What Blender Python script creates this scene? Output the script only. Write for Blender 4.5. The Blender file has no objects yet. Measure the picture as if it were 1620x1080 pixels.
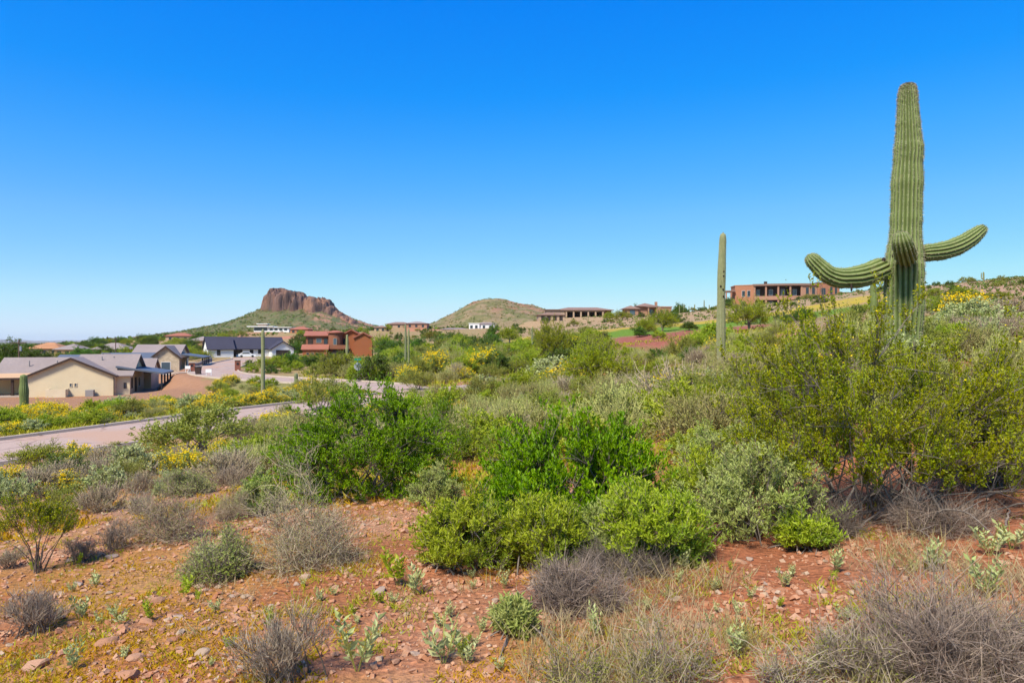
import bpy, math
import numpy as np
from mathutils import Vector, Matrix

R = math.radians
scene = bpy.context.scene
COL = scene.collection

# ------------------------------------------------------------------ camera, sky, sun, exposure
cam_data = bpy.data.cameras.new('camera')
cam_data.lens = 24.0
cam_data.sensor_width = 36.0
cam_data.clip_start = 0.05
cam_data.clip_end = 60000.0
cam = bpy.data.objects.new('camera', cam_data)
COL.objects.link(cam)
cam.location = (0, 0, 0)                 # eye level is z = 0
cam.rotation_euler = (R(90), 0, 0)
scene.camera = cam

SUN_EL, SUN_AZ = R(52), R(212)           # azimuth clockwise from +Y: behind the camera, a little to the left
world = bpy.data.worlds.new('World')
scene.world = world
world.use_nodes = True
wn = world.node_tree
wn.nodes.clear()
sky = wn.nodes.new('ShaderNodeTexSky')
sky.sky_type = 'NISHITA'
sky.sun_disc = False
sky.sun_elevation = SUN_EL
sky.sun_rotation = SUN_AZ
sky.altitude = 500
sky.air_density = 1.0
sky.dust_density = 0.3
sky.ozone_density = 2.5
hs = wn.nodes.new('ShaderNodeHueSaturation')
hs.inputs['Saturation'].default_value = 1.42
hs.inputs['Value'].default_value = 1.0
hs.inputs['Hue'].default_value = 0.497
bg = wn.nodes.new('ShaderNodeBackground')
bg.inputs['Strength'].default_value = 0.15
wo = wn.nodes.new('ShaderNodeOutputWorld')


def vscale(src, k):
    n = wn.nodes.new('ShaderNodeVectorMath'); n.operation = 'SCALE'
    wn.links.new(src, n.inputs[0]); n.inputs['Scale'].default_value = k
    return n.outputs[0]


# the photograph's sky grade: deep azure overhead, pale cyan at the horizon (one curve per channel, the same all round)
cv = wn.nodes.new('ShaderNodeRGBCurve')
cv.mapping.extend = 'HORIZONTAL'
GRADE = [[(0, 0), (.0173, .0015), (.039, .007), (.077, .042), (.175, .125), (.526, .295), (1.0, .49), (2.0, .58)],
         [(0, 0), (.187, .168), (.253, .216), (.344, .284), (.52, .386), (.95, .58), (1.4, .69), (2.0, .74)],
         [(0, 0), (.3, .45), (.5, .67), (.62, .70), (.757, .715), (.98, .715), (1.3, .70), (2.0, .68)]]
for ch, pts in enumerate(GRADE):
    c = cv.mapping.curves[ch]
    c.points[0].location = (0, 0)
    c.points[1].location = (1, pts[-1][1])
    for (u, v) in pts[1:-1]:
        c.points.new(u / 2, v)
    for q in c.points:
        q.handle_type = 'VECTOR'
cv.mapping.update()
wn.links.new(sky.outputs[0], hs.inputs['Color'])
wn.links.new(vscale(hs.outputs[0], 0.15 * 0.5), cv.inputs['Color'])
wn.links.new(vscale(cv.outputs[0], 1 / 0.15), bg.inputs['Color'])
wn.links.new(bg.outputs[0], wo.inputs['Surface'])

sun_data = bpy.data.lights.new('sun', 'SUN')
sun_data.energy = 5.0
sun_data.angle = R(13.0)
sun_data.color = (1.0, 0.935, 0.82)
sun = bpy.data.objects.new('sun', sun_data)
COL.objects.link(sun)
sdir = Vector((math.sin(SUN_AZ) * math.cos(SUN_EL), math.cos(SUN_AZ) * math.cos(SUN_EL), math.sin(SUN_EL)))
sun.rotation_euler = (-sdir).to_track_quat('-Z', 'Y').to_euler()
sun.location = sdir * 50

scene.view_settings.view_transform = 'Standard'
scene.view_settings.look = 'None'
scene.view_settings.exposure = 0.5
scene.view_settings.gamma = 1.0
scene.view_settings.use_curve_mapping = False
scene.render.engine = 'CYCLES'
cy = scene.cycles
cy.max_bounces = 6
cy.diffuse_bounces = 3
cy.glossy_bounces = 2
cy.transmission_bounces = 4
cy.transparent_max_bounces = 4
cy.volume_bounces = 0
cy.use_denoising = True
cy.use_adaptive_sampling = True
cy.adaptive_threshold = 0.02

# ------------------------------------------------------------------ small helpers
F = 1080.0                                # focal length in photograph pixels
CX, CY = 810.0, 540.0


def sstep(a, b, x):
    t = np.clip((x - a) / (b - a), 0, 1)
    return t * t * (3 - 2 * t)


def hash2(ix, iy, seed):
    h = (ix.astype(np.int64) * 374761393 + iy.astype(np.int64) * 668265263 + seed * 982451653) & 0x7fffffff
    h = ((h ^ (h >> 13)) * 1274126177) & 0x7fffffff
    h = h ^ (h >> 16)
    return (h & 0xffff) / 65535.0


def vnoise(x, y, seed=0):
    ix = np.floor(x); iy = np.floor(y)
    fx = x - ix; fy = y - iy
    fx = fx * fx * (3 - 2 * fx); fy = fy * fy * (3 - 2 * fy)
    a = hash2(ix, iy, seed); b = hash2(ix + 1, iy, seed)
    c = hash2(ix, iy + 1, seed); d = hash2(ix + 1, iy + 1, seed)
    return (a * (1 - fx) + b * fx) * (1 - fy) + (c * (1 - fx) + d * fx) * fy


def fbm(x, y, seed=0, octv=4):
    s = 0; a = 0.5
    for i in range(octv):
        s = s + a * vnoise(x * 2 ** i + 13.7 * i, y * 2 ** i - 7.1 * i, seed + i)
        a *= 0.5
    return s / (1 - 0.5 ** octv)


def nrm(v):
    return v / np.maximum(np.linalg.norm(v, axis=-1, keepdims=True), 1e-9)


class MB:
    """collects faces as numpy arrays; build() links ONE mesh object"""
    def __init__(self):
        self.v = []; self.f = []; self.m = []; self.n = 0; self.smooth = []

    def add(self, V, Fc, mat=0, smooth=False):
        V = np.asarray(V, dtype=np.float32).reshape(-1, 3)
        Fc = np.asarray(Fc, dtype=np.int64)
        self.v.append(V); self.f.append(Fc + self.n)
        self.m.append(mat); self.smooth.append(smooth)
        self.n += len(V)
        return self

    def box(self, x0, x1, y0, y1, z0, z1, mat=0):
        V = [(x, y, z) for z in (z0, z1) for y in (y0, y1) for x in (x0, x1)]
        Fc = [(0, 2, 3, 1), (4, 5, 7, 6), (0, 1, 5, 4), (2, 6, 7, 3), (0, 4, 6, 2), (1, 3, 7, 5)]
        return self.add(V, Fc, mat)

    def hexa(self, P, mat=0):
        """8 points: bottom ring 0-3 (counter-clockwise), top ring 4-7"""
        Fc = [(0, 3, 2, 1), (4, 5, 6, 7), (0, 1, 5, 4), (1, 2, 6, 5), (2, 3, 7, 6), (3, 0, 4, 7)]
        return self.add(P, Fc, mat)

    def slab(self, a, b, c, d, th, mat=0):
        """quad a-b-c-d (counter-clockwise from above) thickened downwards"""
        P = [np.array(p, float) for p in (a, b, c, d)]
        lo = [p - np.array((0, 0, th)) for p in P]
        return self.hexa(lo + P, mat)

    def cyl(self, x, y, z0, z1, r0, r1=None, n=10, mat=0, smooth=True):
        r1 = r0 if r1 is None else r1
        a = np.arange(n) * 2 * np.pi / n
        lo = np.stack([x + r0 * np.cos(a), y + r0 * np.sin(a), np.full(n, z0)], 1)
        hi = np.stack([x + r1 * np.cos(a), y + r1 * np.sin(a), np.full(n, z1)], 1)
        i = np.arange(n); j = (i + 1) % n
        self.add(np.concatenate([lo, hi]), np.stack([i, j, j + n, i + n], 1), mat, smooth)
        self.add(np.concatenate([hi, [[x, y, z1]]]), np.stack([i, j, np.full(n, n)], 1), mat)
        self.add(np.concatenate([lo, [[x, y, z0]]]), np.stack([j, i, np.full(n, n)], 1), mat)
        return self

    def mesh(self, name, mats):
        me = bpy.data.meshes.new(name)
        V = np.concatenate(self.v) if self.v else np.zeros((0, 3), np.float32)
        idx = []; tot = []; mi = []; sm = []
        for Fc, m, s in zip(self.f, self.m, self.smooth):
            if len(Fc) == 0:
                continue
            idx.append(Fc.ravel()); tot.append(np.full(len(Fc), Fc.shape[1]))
            mi.append(np.full(len(Fc), m)); sm.append(np.full(len(Fc), s))
        idx = np.concatenate(idx).astype(np.int32); tot = np.concatenate(tot).astype(np.int32)
        start = np.concatenate([[0], np.cumsum(tot)[:-1]]).astype(np.int32)
        me.vertices.add(len(V)); me.vertices.foreach_set('co', V.ravel())
        me.loops.add(len(idx)); me.loops.foreach_set('vertex_index', idx)
        me.polygons.add(len(tot)); me.polygons.foreach_set('loop_start', start)
        try:
            me.polygons.foreach_set('loop_total', tot)
        except Exception:
            pass
        me.polygons.foreach_set('material_index', np.concatenate(mi).astype(np.int32))
        me.polygons.foreach_set('use_smooth', np.concatenate(sm))
        for m in (mats if isinstance(mats, (list, tuple)) else [mats]):
            me.materials.append(m)
        me.update(calc_edges=True)
        return me

    def build(self, name, mats, parent=None):
        return link(name, self.mesh(name, mats), parent)


def link(name, me, parent=None):
    o = bpy.data.objects.new(name, me)
    COL.objects.link(o)
    if parent is not None:
        o.parent = parent
    return o


def empty(name, loc, rz=0.0, label=None, cat=None, group=None):
    o = bpy.data.objects.new(name, None)
    COL.objects.link(o)
    o.location = loc; o.rotation_euler = (0, 0, rz)
    o.empty_display_size = 0.2
    if label:
        tag(o, label, cat, group)
    return o


def tag(o, label, cat, group=None):
    o['label'] = label; o['category'] = cat
    if group:
        o['group'] = group
    return o


def kind(o, k, label=None):
    o['kind'] = k
    if label:
        o['label'] = label
    return o


# ------------------------------------------------------------------ materials
def new_mat(name):
    m = bpy.data.materials.new(name)
    m.use_nodes = True
    nt = m.node_tree
    b = nt.nodes['Principled BSDF']
    b.inputs['Roughness'].default_value = 0.85
    b.inputs['Specular IOR Level'].default_value = 0.25
    return m, nt, b


def nd(nt, t, **kw):
    n = nt.nodes.new(t)
    for k, v in kw.items():
        if k in n.inputs:
            n.inputs[k].default_value = v
        else:
            setattr(n, k, v)
    return n


def mixc(nt, fac, a, b, blend='MIX'):
    n = nt.nodes.new('ShaderNodeMix')
    n.data_type = 'RGBA'; n.blend_type = blend
    for s, v in ((n.inputs[0], fac), (n.inputs[6], a), (n.inputs[7], b)):
        if hasattr(v, 'node'):
            nt.links.new(v, s)
        elif isinstance(v, (tuple, list)):
            s.default_value = (*v[:3], 1.0)
        else:
            s.default_value = v
    return n.outputs[2]


def ramp(nt, src, lo, hi):
    n = nt.nodes.new('ShaderNodeMapRange')
    n.inputs[1].default_value = lo; n.inputs[2].default_value = hi
    nt.links.new(src, n.inputs[0])
    return n.outputs[0]


def noise_out(nt, scale, detail=4.0, coord='Object', rough=0.6):
    tc = nt.nodes.new('ShaderNodeTexCoord')
    n = nt.nodes.new('ShaderNodeTexNoise')
    n.inputs['Scale'].default_value = scale; n.inputs['Detail'].default_value = detail
    n.inputs['Roughness'].default_value = rough
    nt.links.new(tc.outputs[coord], n.inputs['Vector'])
    return n.outputs['Fac']


def bump(nt, b, height, strength=0.4, dist=0.02):
    n = nt.nodes.new('ShaderNodeBump')
    n.inputs['Strength'].default_value = strength; n.inputs['Distance'].default_value = dist
    nt.links.new(height, n.inputs['Height'])
    nt.links.new(n.outputs[0], b.inputs['Normal'])


def surf(name, col, col2=None, scale=2.0, rough=0.85, bmp=0.3, dist=0.01, spec=0.25, metal=0.0):
    m, nt, b = new_mat(name)
    col2 = col2 or tuple(c * 0.8 for c in col)
    f = noise_out(nt, scale, 5)
    nt.links.new(mixc(nt, ramp(nt, f, 0.3, 0.7), col, col2), b.inputs['Base Color'])
    b.inputs['Roughness'].default_value = rough
    b.inputs['Specular IOR Level'].default_value = spec
    b.inputs['Metallic'].default_value = metal
    if bmp:
        bump(nt, b, noise_out(nt, scale * 8, 3), bmp, dist)
    return m


def glass(name, col=(0.02, 0.03, 0.035)):
    m, nt, b = new_mat(name)
    b.inputs['Base Color'].default_value = (*col, 1)
    b.inputs['Roughness'].default_value = 0.08
    b.inputs['Specular IOR Level'].default_value = 0.6
    return m


def tiles(name, col, col2, row=0.33):
    """roof tiles: rows of small relief and blotchy colour"""
    m, nt, b = new_mat(name)
    f = noise_out(nt, 3.0, 6)
    g = noise_out(nt, 0.35, 3)
    c = mixc(nt, ramp(nt, f, 0.35, 0.65), col, col2)
    c = mixc(nt, ramp(nt, g, 0.3, 0.8), c, tuple(x * 0.78 for x in col))
    tc = nt.nodes.new('ShaderNodeTexCoord')
    w = nt.nodes.new('ShaderNodeTexWave')
    w.wave_type = 'BANDS'; w.bands_direction = 'Z'; w.wave_profile = 'SAW'
    w.inputs['Scale'].default_value = 0.314 / row * 2
    w.inputs['Distortion'].default_value = 0.6
    nt.links.new(tc.outputs['Object'], w.inputs['Vector'])
    nt.links.new(c, b.inputs['Base Color'])
    bump(nt, b, w.outputs['Fac'], 0.6, 0.05)
    b.inputs['Roughness'].default_value = 0.8
    return m


def leafmat(name, ca, cb, trans=0.3, rough=0.55, var=0.12, cc=None):
    """leaf: colour differs leaf by leaf and plant by plant, light passes through"""
    m = bpy.data.materials.new(name)
    m.use_nodes = True
    nt = m.node_tree
    b = nt.nodes['Principled BSDF']
    out = nt.nodes['Material Output']
    geo = nt.nodes.new('ShaderNodeNewGeometry')
    oi = nt.nodes.new('ShaderNodeObjectInfo')
    c = mixc(nt, geo.outputs['Random Per Island'], ca, cb)
    if cc is not None:
        f = noise_out(nt, 2.6, 2)
        c = mixc(nt, ramp(nt, f, 0.45, 0.68), c, cc)
    hsv = nt.nodes.new('ShaderNodeHueSaturation')
    mr = nt.nodes.new('ShaderNodeMapRange')
    mr.inputs[3].default_value = 1 - var; mr.inputs[4].default_value = 1 + var
    nt.links.new(oi.outputs['Random'], mr.inputs[0])
    nt.links.new(mr.outputs[0], hsv.inputs['Value'])
    mr2 = nt.nodes.new('ShaderNodeMapRange')
    mr2.inputs[3].default_value = 0.5 - var * 0.1; mr2.inputs[4].default_value = 0.5 + var * 0.1
    nt.links.new(oi.outputs['Random'], mr2.inputs[0])
    nt.links.new(mr2.outputs[0], hsv.inputs['Hue'])
    nt.links.new(c, hsv.inputs['Color'])
    hsv.inputs['Saturation'].default_value = 1.13
    nt.links.new(hsv.outputs[0], b.inputs['Base Color'])
    b.inputs['Roughness'].default_value = rough
    b.inputs['Specular IOR Level'].default_value = 0.3
    if trans > 0:
        t = nt.nodes.new('ShaderNodeBsdfTranslucent')
        nt.links.new(hsv.outputs[0], t.inputs['Color'])
        mx = nt.nodes.new('ShaderNodeMixShader')
        mx.inputs[0].default_value = trans
        nt.links.new(b.outputs[0], mx.inputs[1])
        nt.links.new(t.outputs[0], mx.inputs[2])
        nt.links.new(mx.outputs[0], out.inputs['Surface'])
    return m


M = {}
M['bark'] = surf('grey_bark', (0.23, 0.19, 0.155), (0.12, 0.095, 0.08), 30, 0.95, 0)
M['twig'] = leafmat('dry_twig', (0.345, 0.28, 0.21), (0.17, 0.13, 0.10), 0.0, 0.9, 0.15)
M['lavender_twig'] = leafmat('lavender_twig', (0.42, 0.335, 0.235), (0.26, 0.20, 0.15), 0.0, 0.9, 0.15)
M['straw_twig'] = leafmat('straw_twig', (0.40, 0.36, 0.16), (0.26, 0.235, 0.105), 0.0, 0.9, 0.15)
M['dark_twig'] = leafmat('dark_twig', (0.10, 0.08, 0.06), (0.17, 0.135, 0.11), 0.0, 0.9, 0.1)
M['green_twig'] = leafmat('green_twig', (0.20, 0.22, 0.06), (0.26, 0.25, 0.08), 0.0, 0.7, 0.1)
M['jojoba'] = leafmat('jojoba_leaf', (0.14, 0.25, 0.02), (0.26, 0.38, 0.04), 0.37, 0.5, 0.06, (0.17, 0.26, 0.035))
M['jojoba2'] = leafmat('jojoba_leaf_bright', (0.165, 0.30, 0.02), (0.30, 0.45, 0.04), 0.38, 0.5, 0.06, (0.14, 0.26, 0.025))
M['lance'] = leafmat('lance_leaf', (0.31, 0.38, 0.045), (0.46, 0.50, 0.09), 0.38, 0.55, 0.08, (0.22, 0.31, 0.055))
M['sage'] = leafmat('sage_leaf', (0.32, 0.36, 0.115), (0.43, 0.45, 0.175), 0.3, 0.6, 0.08, (0.29, 0.36, 0.08))
M['creosote'] = leafmat('creosote_leaf', (0.25, 0.285, 0.016), (0.42, 0.43, 0.034), 0.40, 0.45, 0.10, (0.24, 0.33, 0.022))
M['creosote2'] = leafmat('creosote_leaf_olive', (0.22, 0.25, 0.03), (0.37, 0.36, 0.05), 0.3, 0.5, 0.14)
M['silver'] = leafmat('silver_leaf', (0.37, 0.40, 0.175), (0.51, 0.52, 0.27), 0.25, 0.65, 0.08, (0.34, 0.39, 0.12))
M['bursage'] = leafmat('bursage_leaf', (0.34, 0.36, 0.11), (0.45, 0.43, 0.17), 0.25, 0.8, 0.16, (0.38, 0.33, 0.17))
M['bursage_lav'] = leafmat('bursage_leaf_lavender', (0.38, 0.305, 0.195), (0.46, 0.385, 0.255), 0.15, 0.8, 0.14, (0.36, 0.34, 0.14))
M['olive'] = leafmat('olive_leaf', (0.26, 0.27, 0.06), (0.34, 0.33, 0.085), 0.3, 0.6, 0.14, (0.25, 0.29, 0.06))
M['paloverde'] = leafmat('palo_verde_leaf', (0.24, 0.29, 0.03), (0.38, 0.40, 0.05), 0.38, 0.5, 0.14)
M['mesquite'] = leafmat('mesquite_leaf', (0.085, 0.155, 0.025), (0.16, 0.25, 0.04), 0.33, 0.5, 0.2)
M['farleaf'] = leafmat('far_shrub_leaf', (0.12, 0.135, 0.035), (0.21, 0.195, 0.065), 0.2, 0.7, 0.1)
M['darkleaf'] = leafmat('dark_shrub_leaf', (0.09, 0.145, 0.03), (0.16, 0.22, 0.04), 0.3, 0.5, 0.15)
M['yellow'] = leafmat('yellow_flower', (0.80, 0.55, 0.02), (0.90, 0.68, 0.04), 0.25, 0.6, 0.05)
M['orange_leaf'] = leafmat('rusty_leaf', (0.45, 0.24, 0.03), (0.52, 0.33, 0.05), 0.25, 0.7, 0.05)
M['gold'] = leafmat('golden_cover', (0.46, 0.23, 0.035), (0.50, 0.30, 0.05), 0.3, 0.8, 0.05, (0.38, 0.29, 0.045))
M['annual'] = leafmat('annual_green', (0.28, 0.32, 0.035), (0.44, 0.42, 0.055), 0.3, 0.7, 0.05, (0.42, 0.35, 0.09))
M['straw'] = leafmat('straw', (0.47, 0.37, 0.22), (0.36, 0.29, 0.16), 0.2, 0.8, 0.08, (0.30, 0.28, 0.11))

# ------------------------------------------------------------------ terrain: heights (m, eye level = 0) by bearing and distance
PXC = np.array([-400, 0, 200, 400, 600, 810, 1000, 1200, 1400, 1620, 2000], float)
DR = np.array([0.8, 3, 5, 8, 12.5, 20, 29, 38, 50, 75, 100, 140, 190, 260, 400, 700, 1200, 3000, 9500], float)
ZT = np.array([
    [-1.60, -1.55, -1.53, -1.51, -1.49, -1.48, -1.47, -1.46, -1.44, -1.42, -1.40],
    [-1.75, -1.62, -1.56, -1.52, -1.50, -1.47, -1.43, -1.39, -1.35, -1.31, -1.20],
    [-2.10, -1.85, -1.75, -1.68, -1.62, -1.58, -1.50, -1.43, -1.33, -1.22, -1.00],
    [-2.70, -2.30, -2.12, -1.99, -1.90, -1.80, -1.65, -1.42, -1.10, -0.85, -0.40],
    [-3.55, -2.95, -2.70, -2.55, -2.45, -2.30, -1.95, -1.30, -0.45, -0.10, 0.70],
    [-4.40, -3.95, -3.70, -3.50, -3.30, -3.00, -2.40, -1.40, -0.15, 0.25, 1.20],
    [-5.40, -5.15, -4.90, -4.50, -4.10, -3.50, -2.70, -1.50, 0.00, 0.50, 1.60],
    [-5.60, -5.35, -5.15, -4.85, -4.50, -3.80, -2.80, -1.40, 0.15, 0.80, 2.20],
    [-6.20, -5.80, -5.45, -5.05, -4.75, -4.00, -2.80, -1.10, 0.50, 1.40, 3.00],
    [-7.40, -6.95, -6.30, -5.40, -4.80, -4.00, -2.30, -0.20, 1.80, 3.20, 5.00],
    [-8.00, -7.60, -6.70, -5.30, -4.60, -3.30, -0.90, 1.20, 4.00, 6.80, 10.0],
    [-8.00, -7.80, -6.60, -4.80, -3.80, -0.60, 2.00, 4.30, 7.50, 12.8, 18.0],
    [-8.00, -7.60, -6.20, -4.30, -3.20, 1.50, 4.30, 8.00, 14.2, 17.6, 23.0],
    [-8.00, -7.20, -5.00, -2.50, -0.50, 4.50, 9.00, 13.8, 19.0, 22.0, 26.0],
    [-8.00, -7.00, -2.00, 2.50, 5.00, 8.50, 12.0, 17.0, 22.0, 26.0, 30.0],
    [-9.00, -7.00, 1.50, 8.00, 10.0, 12.0, 14.0, 18.0, 22.0, 26.0, 30.0],
    [-10.0, -9.00, -4.00, 14.0, 12.0, 10.0, 10.0, 10.0, 10.0, 10.0, 10.0],
    [-11.0, -11.0, -11.0, -6.0, -6.0, -6.0, -6.0, -6.0, -6.0, -6.0, -6.0],
    [-14.0] * 11], float)


def hermite(xk, Y, x):
    """Y (n,k) on knots xk, evaluated at x (n,): cubic, tangents limited so that it never overshoots"""
    h = np.diff(xk)
    s = np.diff(Y, axis=1) / h
    m = np.zeros_like(Y)
    s0, s1 = s[:, :-1], s[:, 1:]
    ok = (s0 * s1) > 0
    hm = np.where(ok, 2 * s0 * s1 / np.where(ok, s0 + s1, 1), 0)
    m[:, 1:-1] = hm
    m[:, 0] = s[:, 0]; m[:, -1] = s[:, -1]
    x = np.clip(x, xk[0], xk[-1])
    i = np.clip(np.searchsorted(xk, x, side='right') - 1, 0, len(xk) - 2)
    r = np.arange(len(x))
    t = (x - xk[i]) / h[i]
    y0, y1 = Y[r, i], Y[r, i + 1]
    a, b = m[r, i] * h[i], m[r, i + 1] * h[i]
    t2, t3 = t * t, t * t * t
    return y0 * (2 * t3 - 3 * t2 + 1) + a * (t3 - 2 * t2 + t) + y1 * (-2 * t3 + 3 * t2) + b * (t3 - t2)


LD = np.log(DR)


def z_raw(x, y):
    d = np.maximum(y, 0.8)
    px = CX + F * x / np.maximum(y, 2.0)
    ld = np.log(np.clip(d, DR[0], DR[-1]))
    n = len(x)
    cols = np.stack([hermite(LD, np.broadcast_to(ZT[:, c], (n, len(DR))), ld) for c in range(len(PXC))], 1)
    return hermite(PXC, cols, px)


# roads: centre lines (x, y, z)
NEAR_ROAD = np.array([(-46, 0.0, -6.4), (-36, 15.5, -5.75), (-24.75, 33, -5.25), (-15.1, 48, -4.75), (-8, 59, -4.6), (0, 71, -4.35), (12, 86, -3.4), (24, 98, -2.0)])
FAR_ROAD = np.array([(-7.0, 61.5, -4.6), (-13.5, 72, -4.72), (-24, 83.5, -4.85), (-37, 95, -4.95), (-47, 108, -4.95), (-53.5, 124, -4.7), (-58.5, 145, -4.35), (-64, 166, -4.2), (-70, 180, -4.2)])


def smooth_line(P, n=160):
    t = np.concatenate([[0], np.cumsum(np.linalg.norm(np.diff(P[:, :2], axis=0), axis=1))])
    u = np.linspace(0, t[-1], n)
    out = np.stack([hermite(t, np.broadcast_to(P[:, k], (n, len(t))), u) for k in range(3)], 1)
    for _ in range(6):
        out[1:-1] = (out[:-2] + out[1:-1] * 2 + out[2:]) / 4
    return out


NEAR = smooth_line(NEAR_ROAD); FAR = smooth_line(FAR_ROAD)
ROADS = [(NEAR, 3.9), (FAR, 3.7)]


_SEG = {}


def line_dist(x, y, L):
    """distance to a centre line and its height at the nearest point"""
    S = _SEG.setdefault(id(L), np.concatenate([L[::5], L[-1:]]))
    a, b = S[:-1], S[1:]
    dx, dy = (b - a)[:, 0], (b - a)[:, 1]
    l2 = np.maximum(dx * dx + dy * dy, 1e-9)
    best = np.empty(len(x)); bz = np.empty(len(x))
    for c in range(0, len(x), 20000):
        X, Y = x[c:c + 20000, None], y[c:c + 20000, None]
        t = np.clip(((X - a[:, 0]) * dx + (Y - a[:, 1]) * dy) / l2, 0, 1)
        d = (X - a[:, 0] - t * dx) ** 2 + (Y - a[:, 1] - t * dy) ** 2
        i = d.argmin(1); r = np.arange(len(i))
        best[c:c + 20000] = np.sqrt(d[r, i]); bz[c:c + 20000] = a[i, 2] + t[r, i] * (b[i, 2] - a[i, 2])
    return best, bz


def at(px, py, d):
    """the world point seen at photograph pixel (px, py) at forward distance d"""
    return np.array(((px - CX) / F * d, d, (CY - py) / F * d))


# level building plots: (x, y, radius, z)
PADS = []


def pad(px, d, py, r):
    p = at(px, py, d)
    PADS.append((p[0], p[1], r, p[2]))
    return p


pad(120, 105, 619.5, 15)       # cream house
pad(245, 133, 588, 11)         # second cream house
pad(110, 128, 600, 9)
pad(392, 205, 563.6, 15)       # white house
pad(535, 174, 562.5, 13)       # orange house
pad(425, 500, 525.5, 18)       # white modern house
pad(475, 420, 527, 9)
pad(764, 400, 520.5, 11)
pad(930, 284, 503, 16)
pad(870, 262, 508, 8)
pad(1028, 272, 500.5, 13)
pad(1245, 328, 486.5, 30)
pad(66, 262, 564, 9)
pad(168, 250, 563, 11)
pad(283, 380, 540, 10)
pad(318, 262, 549, 7)
pad(640, 430, 519.5, 14)
pad(606, 400, 523, 7)


def height(x, y, detail=True):
    x = np.atleast_1d(np.asarray(x, float)); y = np.atleast_1d(np.asarray(y, float))
    z = z_raw(x, y)
    d = np.maximum(y, 1)
    if detail:
        z = z + (fbm(x / 22, y / 22, 5, 3) - 0.5) * 1.2 * sstep(25, 90, d) * (1 - 0.4 * sstep(60, 140, d))
        z = z + (fbm(x / 3.1, y / 3.1, 9, 3) - 0.5) * 0.30 * sstep(3.0, 12, d)
        z = z + (fbm(x / 0.7, y / 0.7, 11, 3) - 0.5) * 0.09
    for (cx, cy, r, pz) in PADS:
        dd = np.hypot(x - cx, y - cy)
        w = 1 - sstep(r, r * 1.9, dd)
        z = z * (1 - w) + (pz - 0.05) * w
    near = (y > -5) & (y < 200) & (x < 40) & (x > -100)
    for L, half in ROADS:
        dist = np.full(len(x), 1e9); rz = np.zeros(len(x))
        if near.any():
            a, b = line_dist(x[near], y[near], L)
            dist[near] = a; rz[near] = b
        w = 1 - sstep(half + 1.3, half + 5.0, dist)
        z = z * (1 - w) + (rz - 0.10) * w
    return z


def zh(x, y):
    return float(height([x], [y])[0])


_DM = np.geomspace(1.5, 700, 1100)


def hit(px, py):
    """where the line of sight through photograph pixel (px, py) meets the ground"""
    x = (px - CX) / F * _DM
    zt = height(x, _DM)
    zr = (CY - py) / F * _DM
    i = np.argmax(zt >= zr)
    if zt[i] < zr[i]:
        i = len(_DM) - 1
    return np.array((x[i], _DM[i], zt[i]))


# ------------------------------------------------------------------ ground: one sheet out to the horizon
NA, NR = 450, 390
ang = np.linspace(R(-63), R(63), NA)
rr = np.geomspace(1.6, 11000, NR)
AA, RRm = np.meshgrid(ang, rr)
gx = (RRm * np.sin(AA)).ravel(); gy = (RRm * np.cos(AA) - 4.0).ravel()
gz = height(gx, gy)


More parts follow.
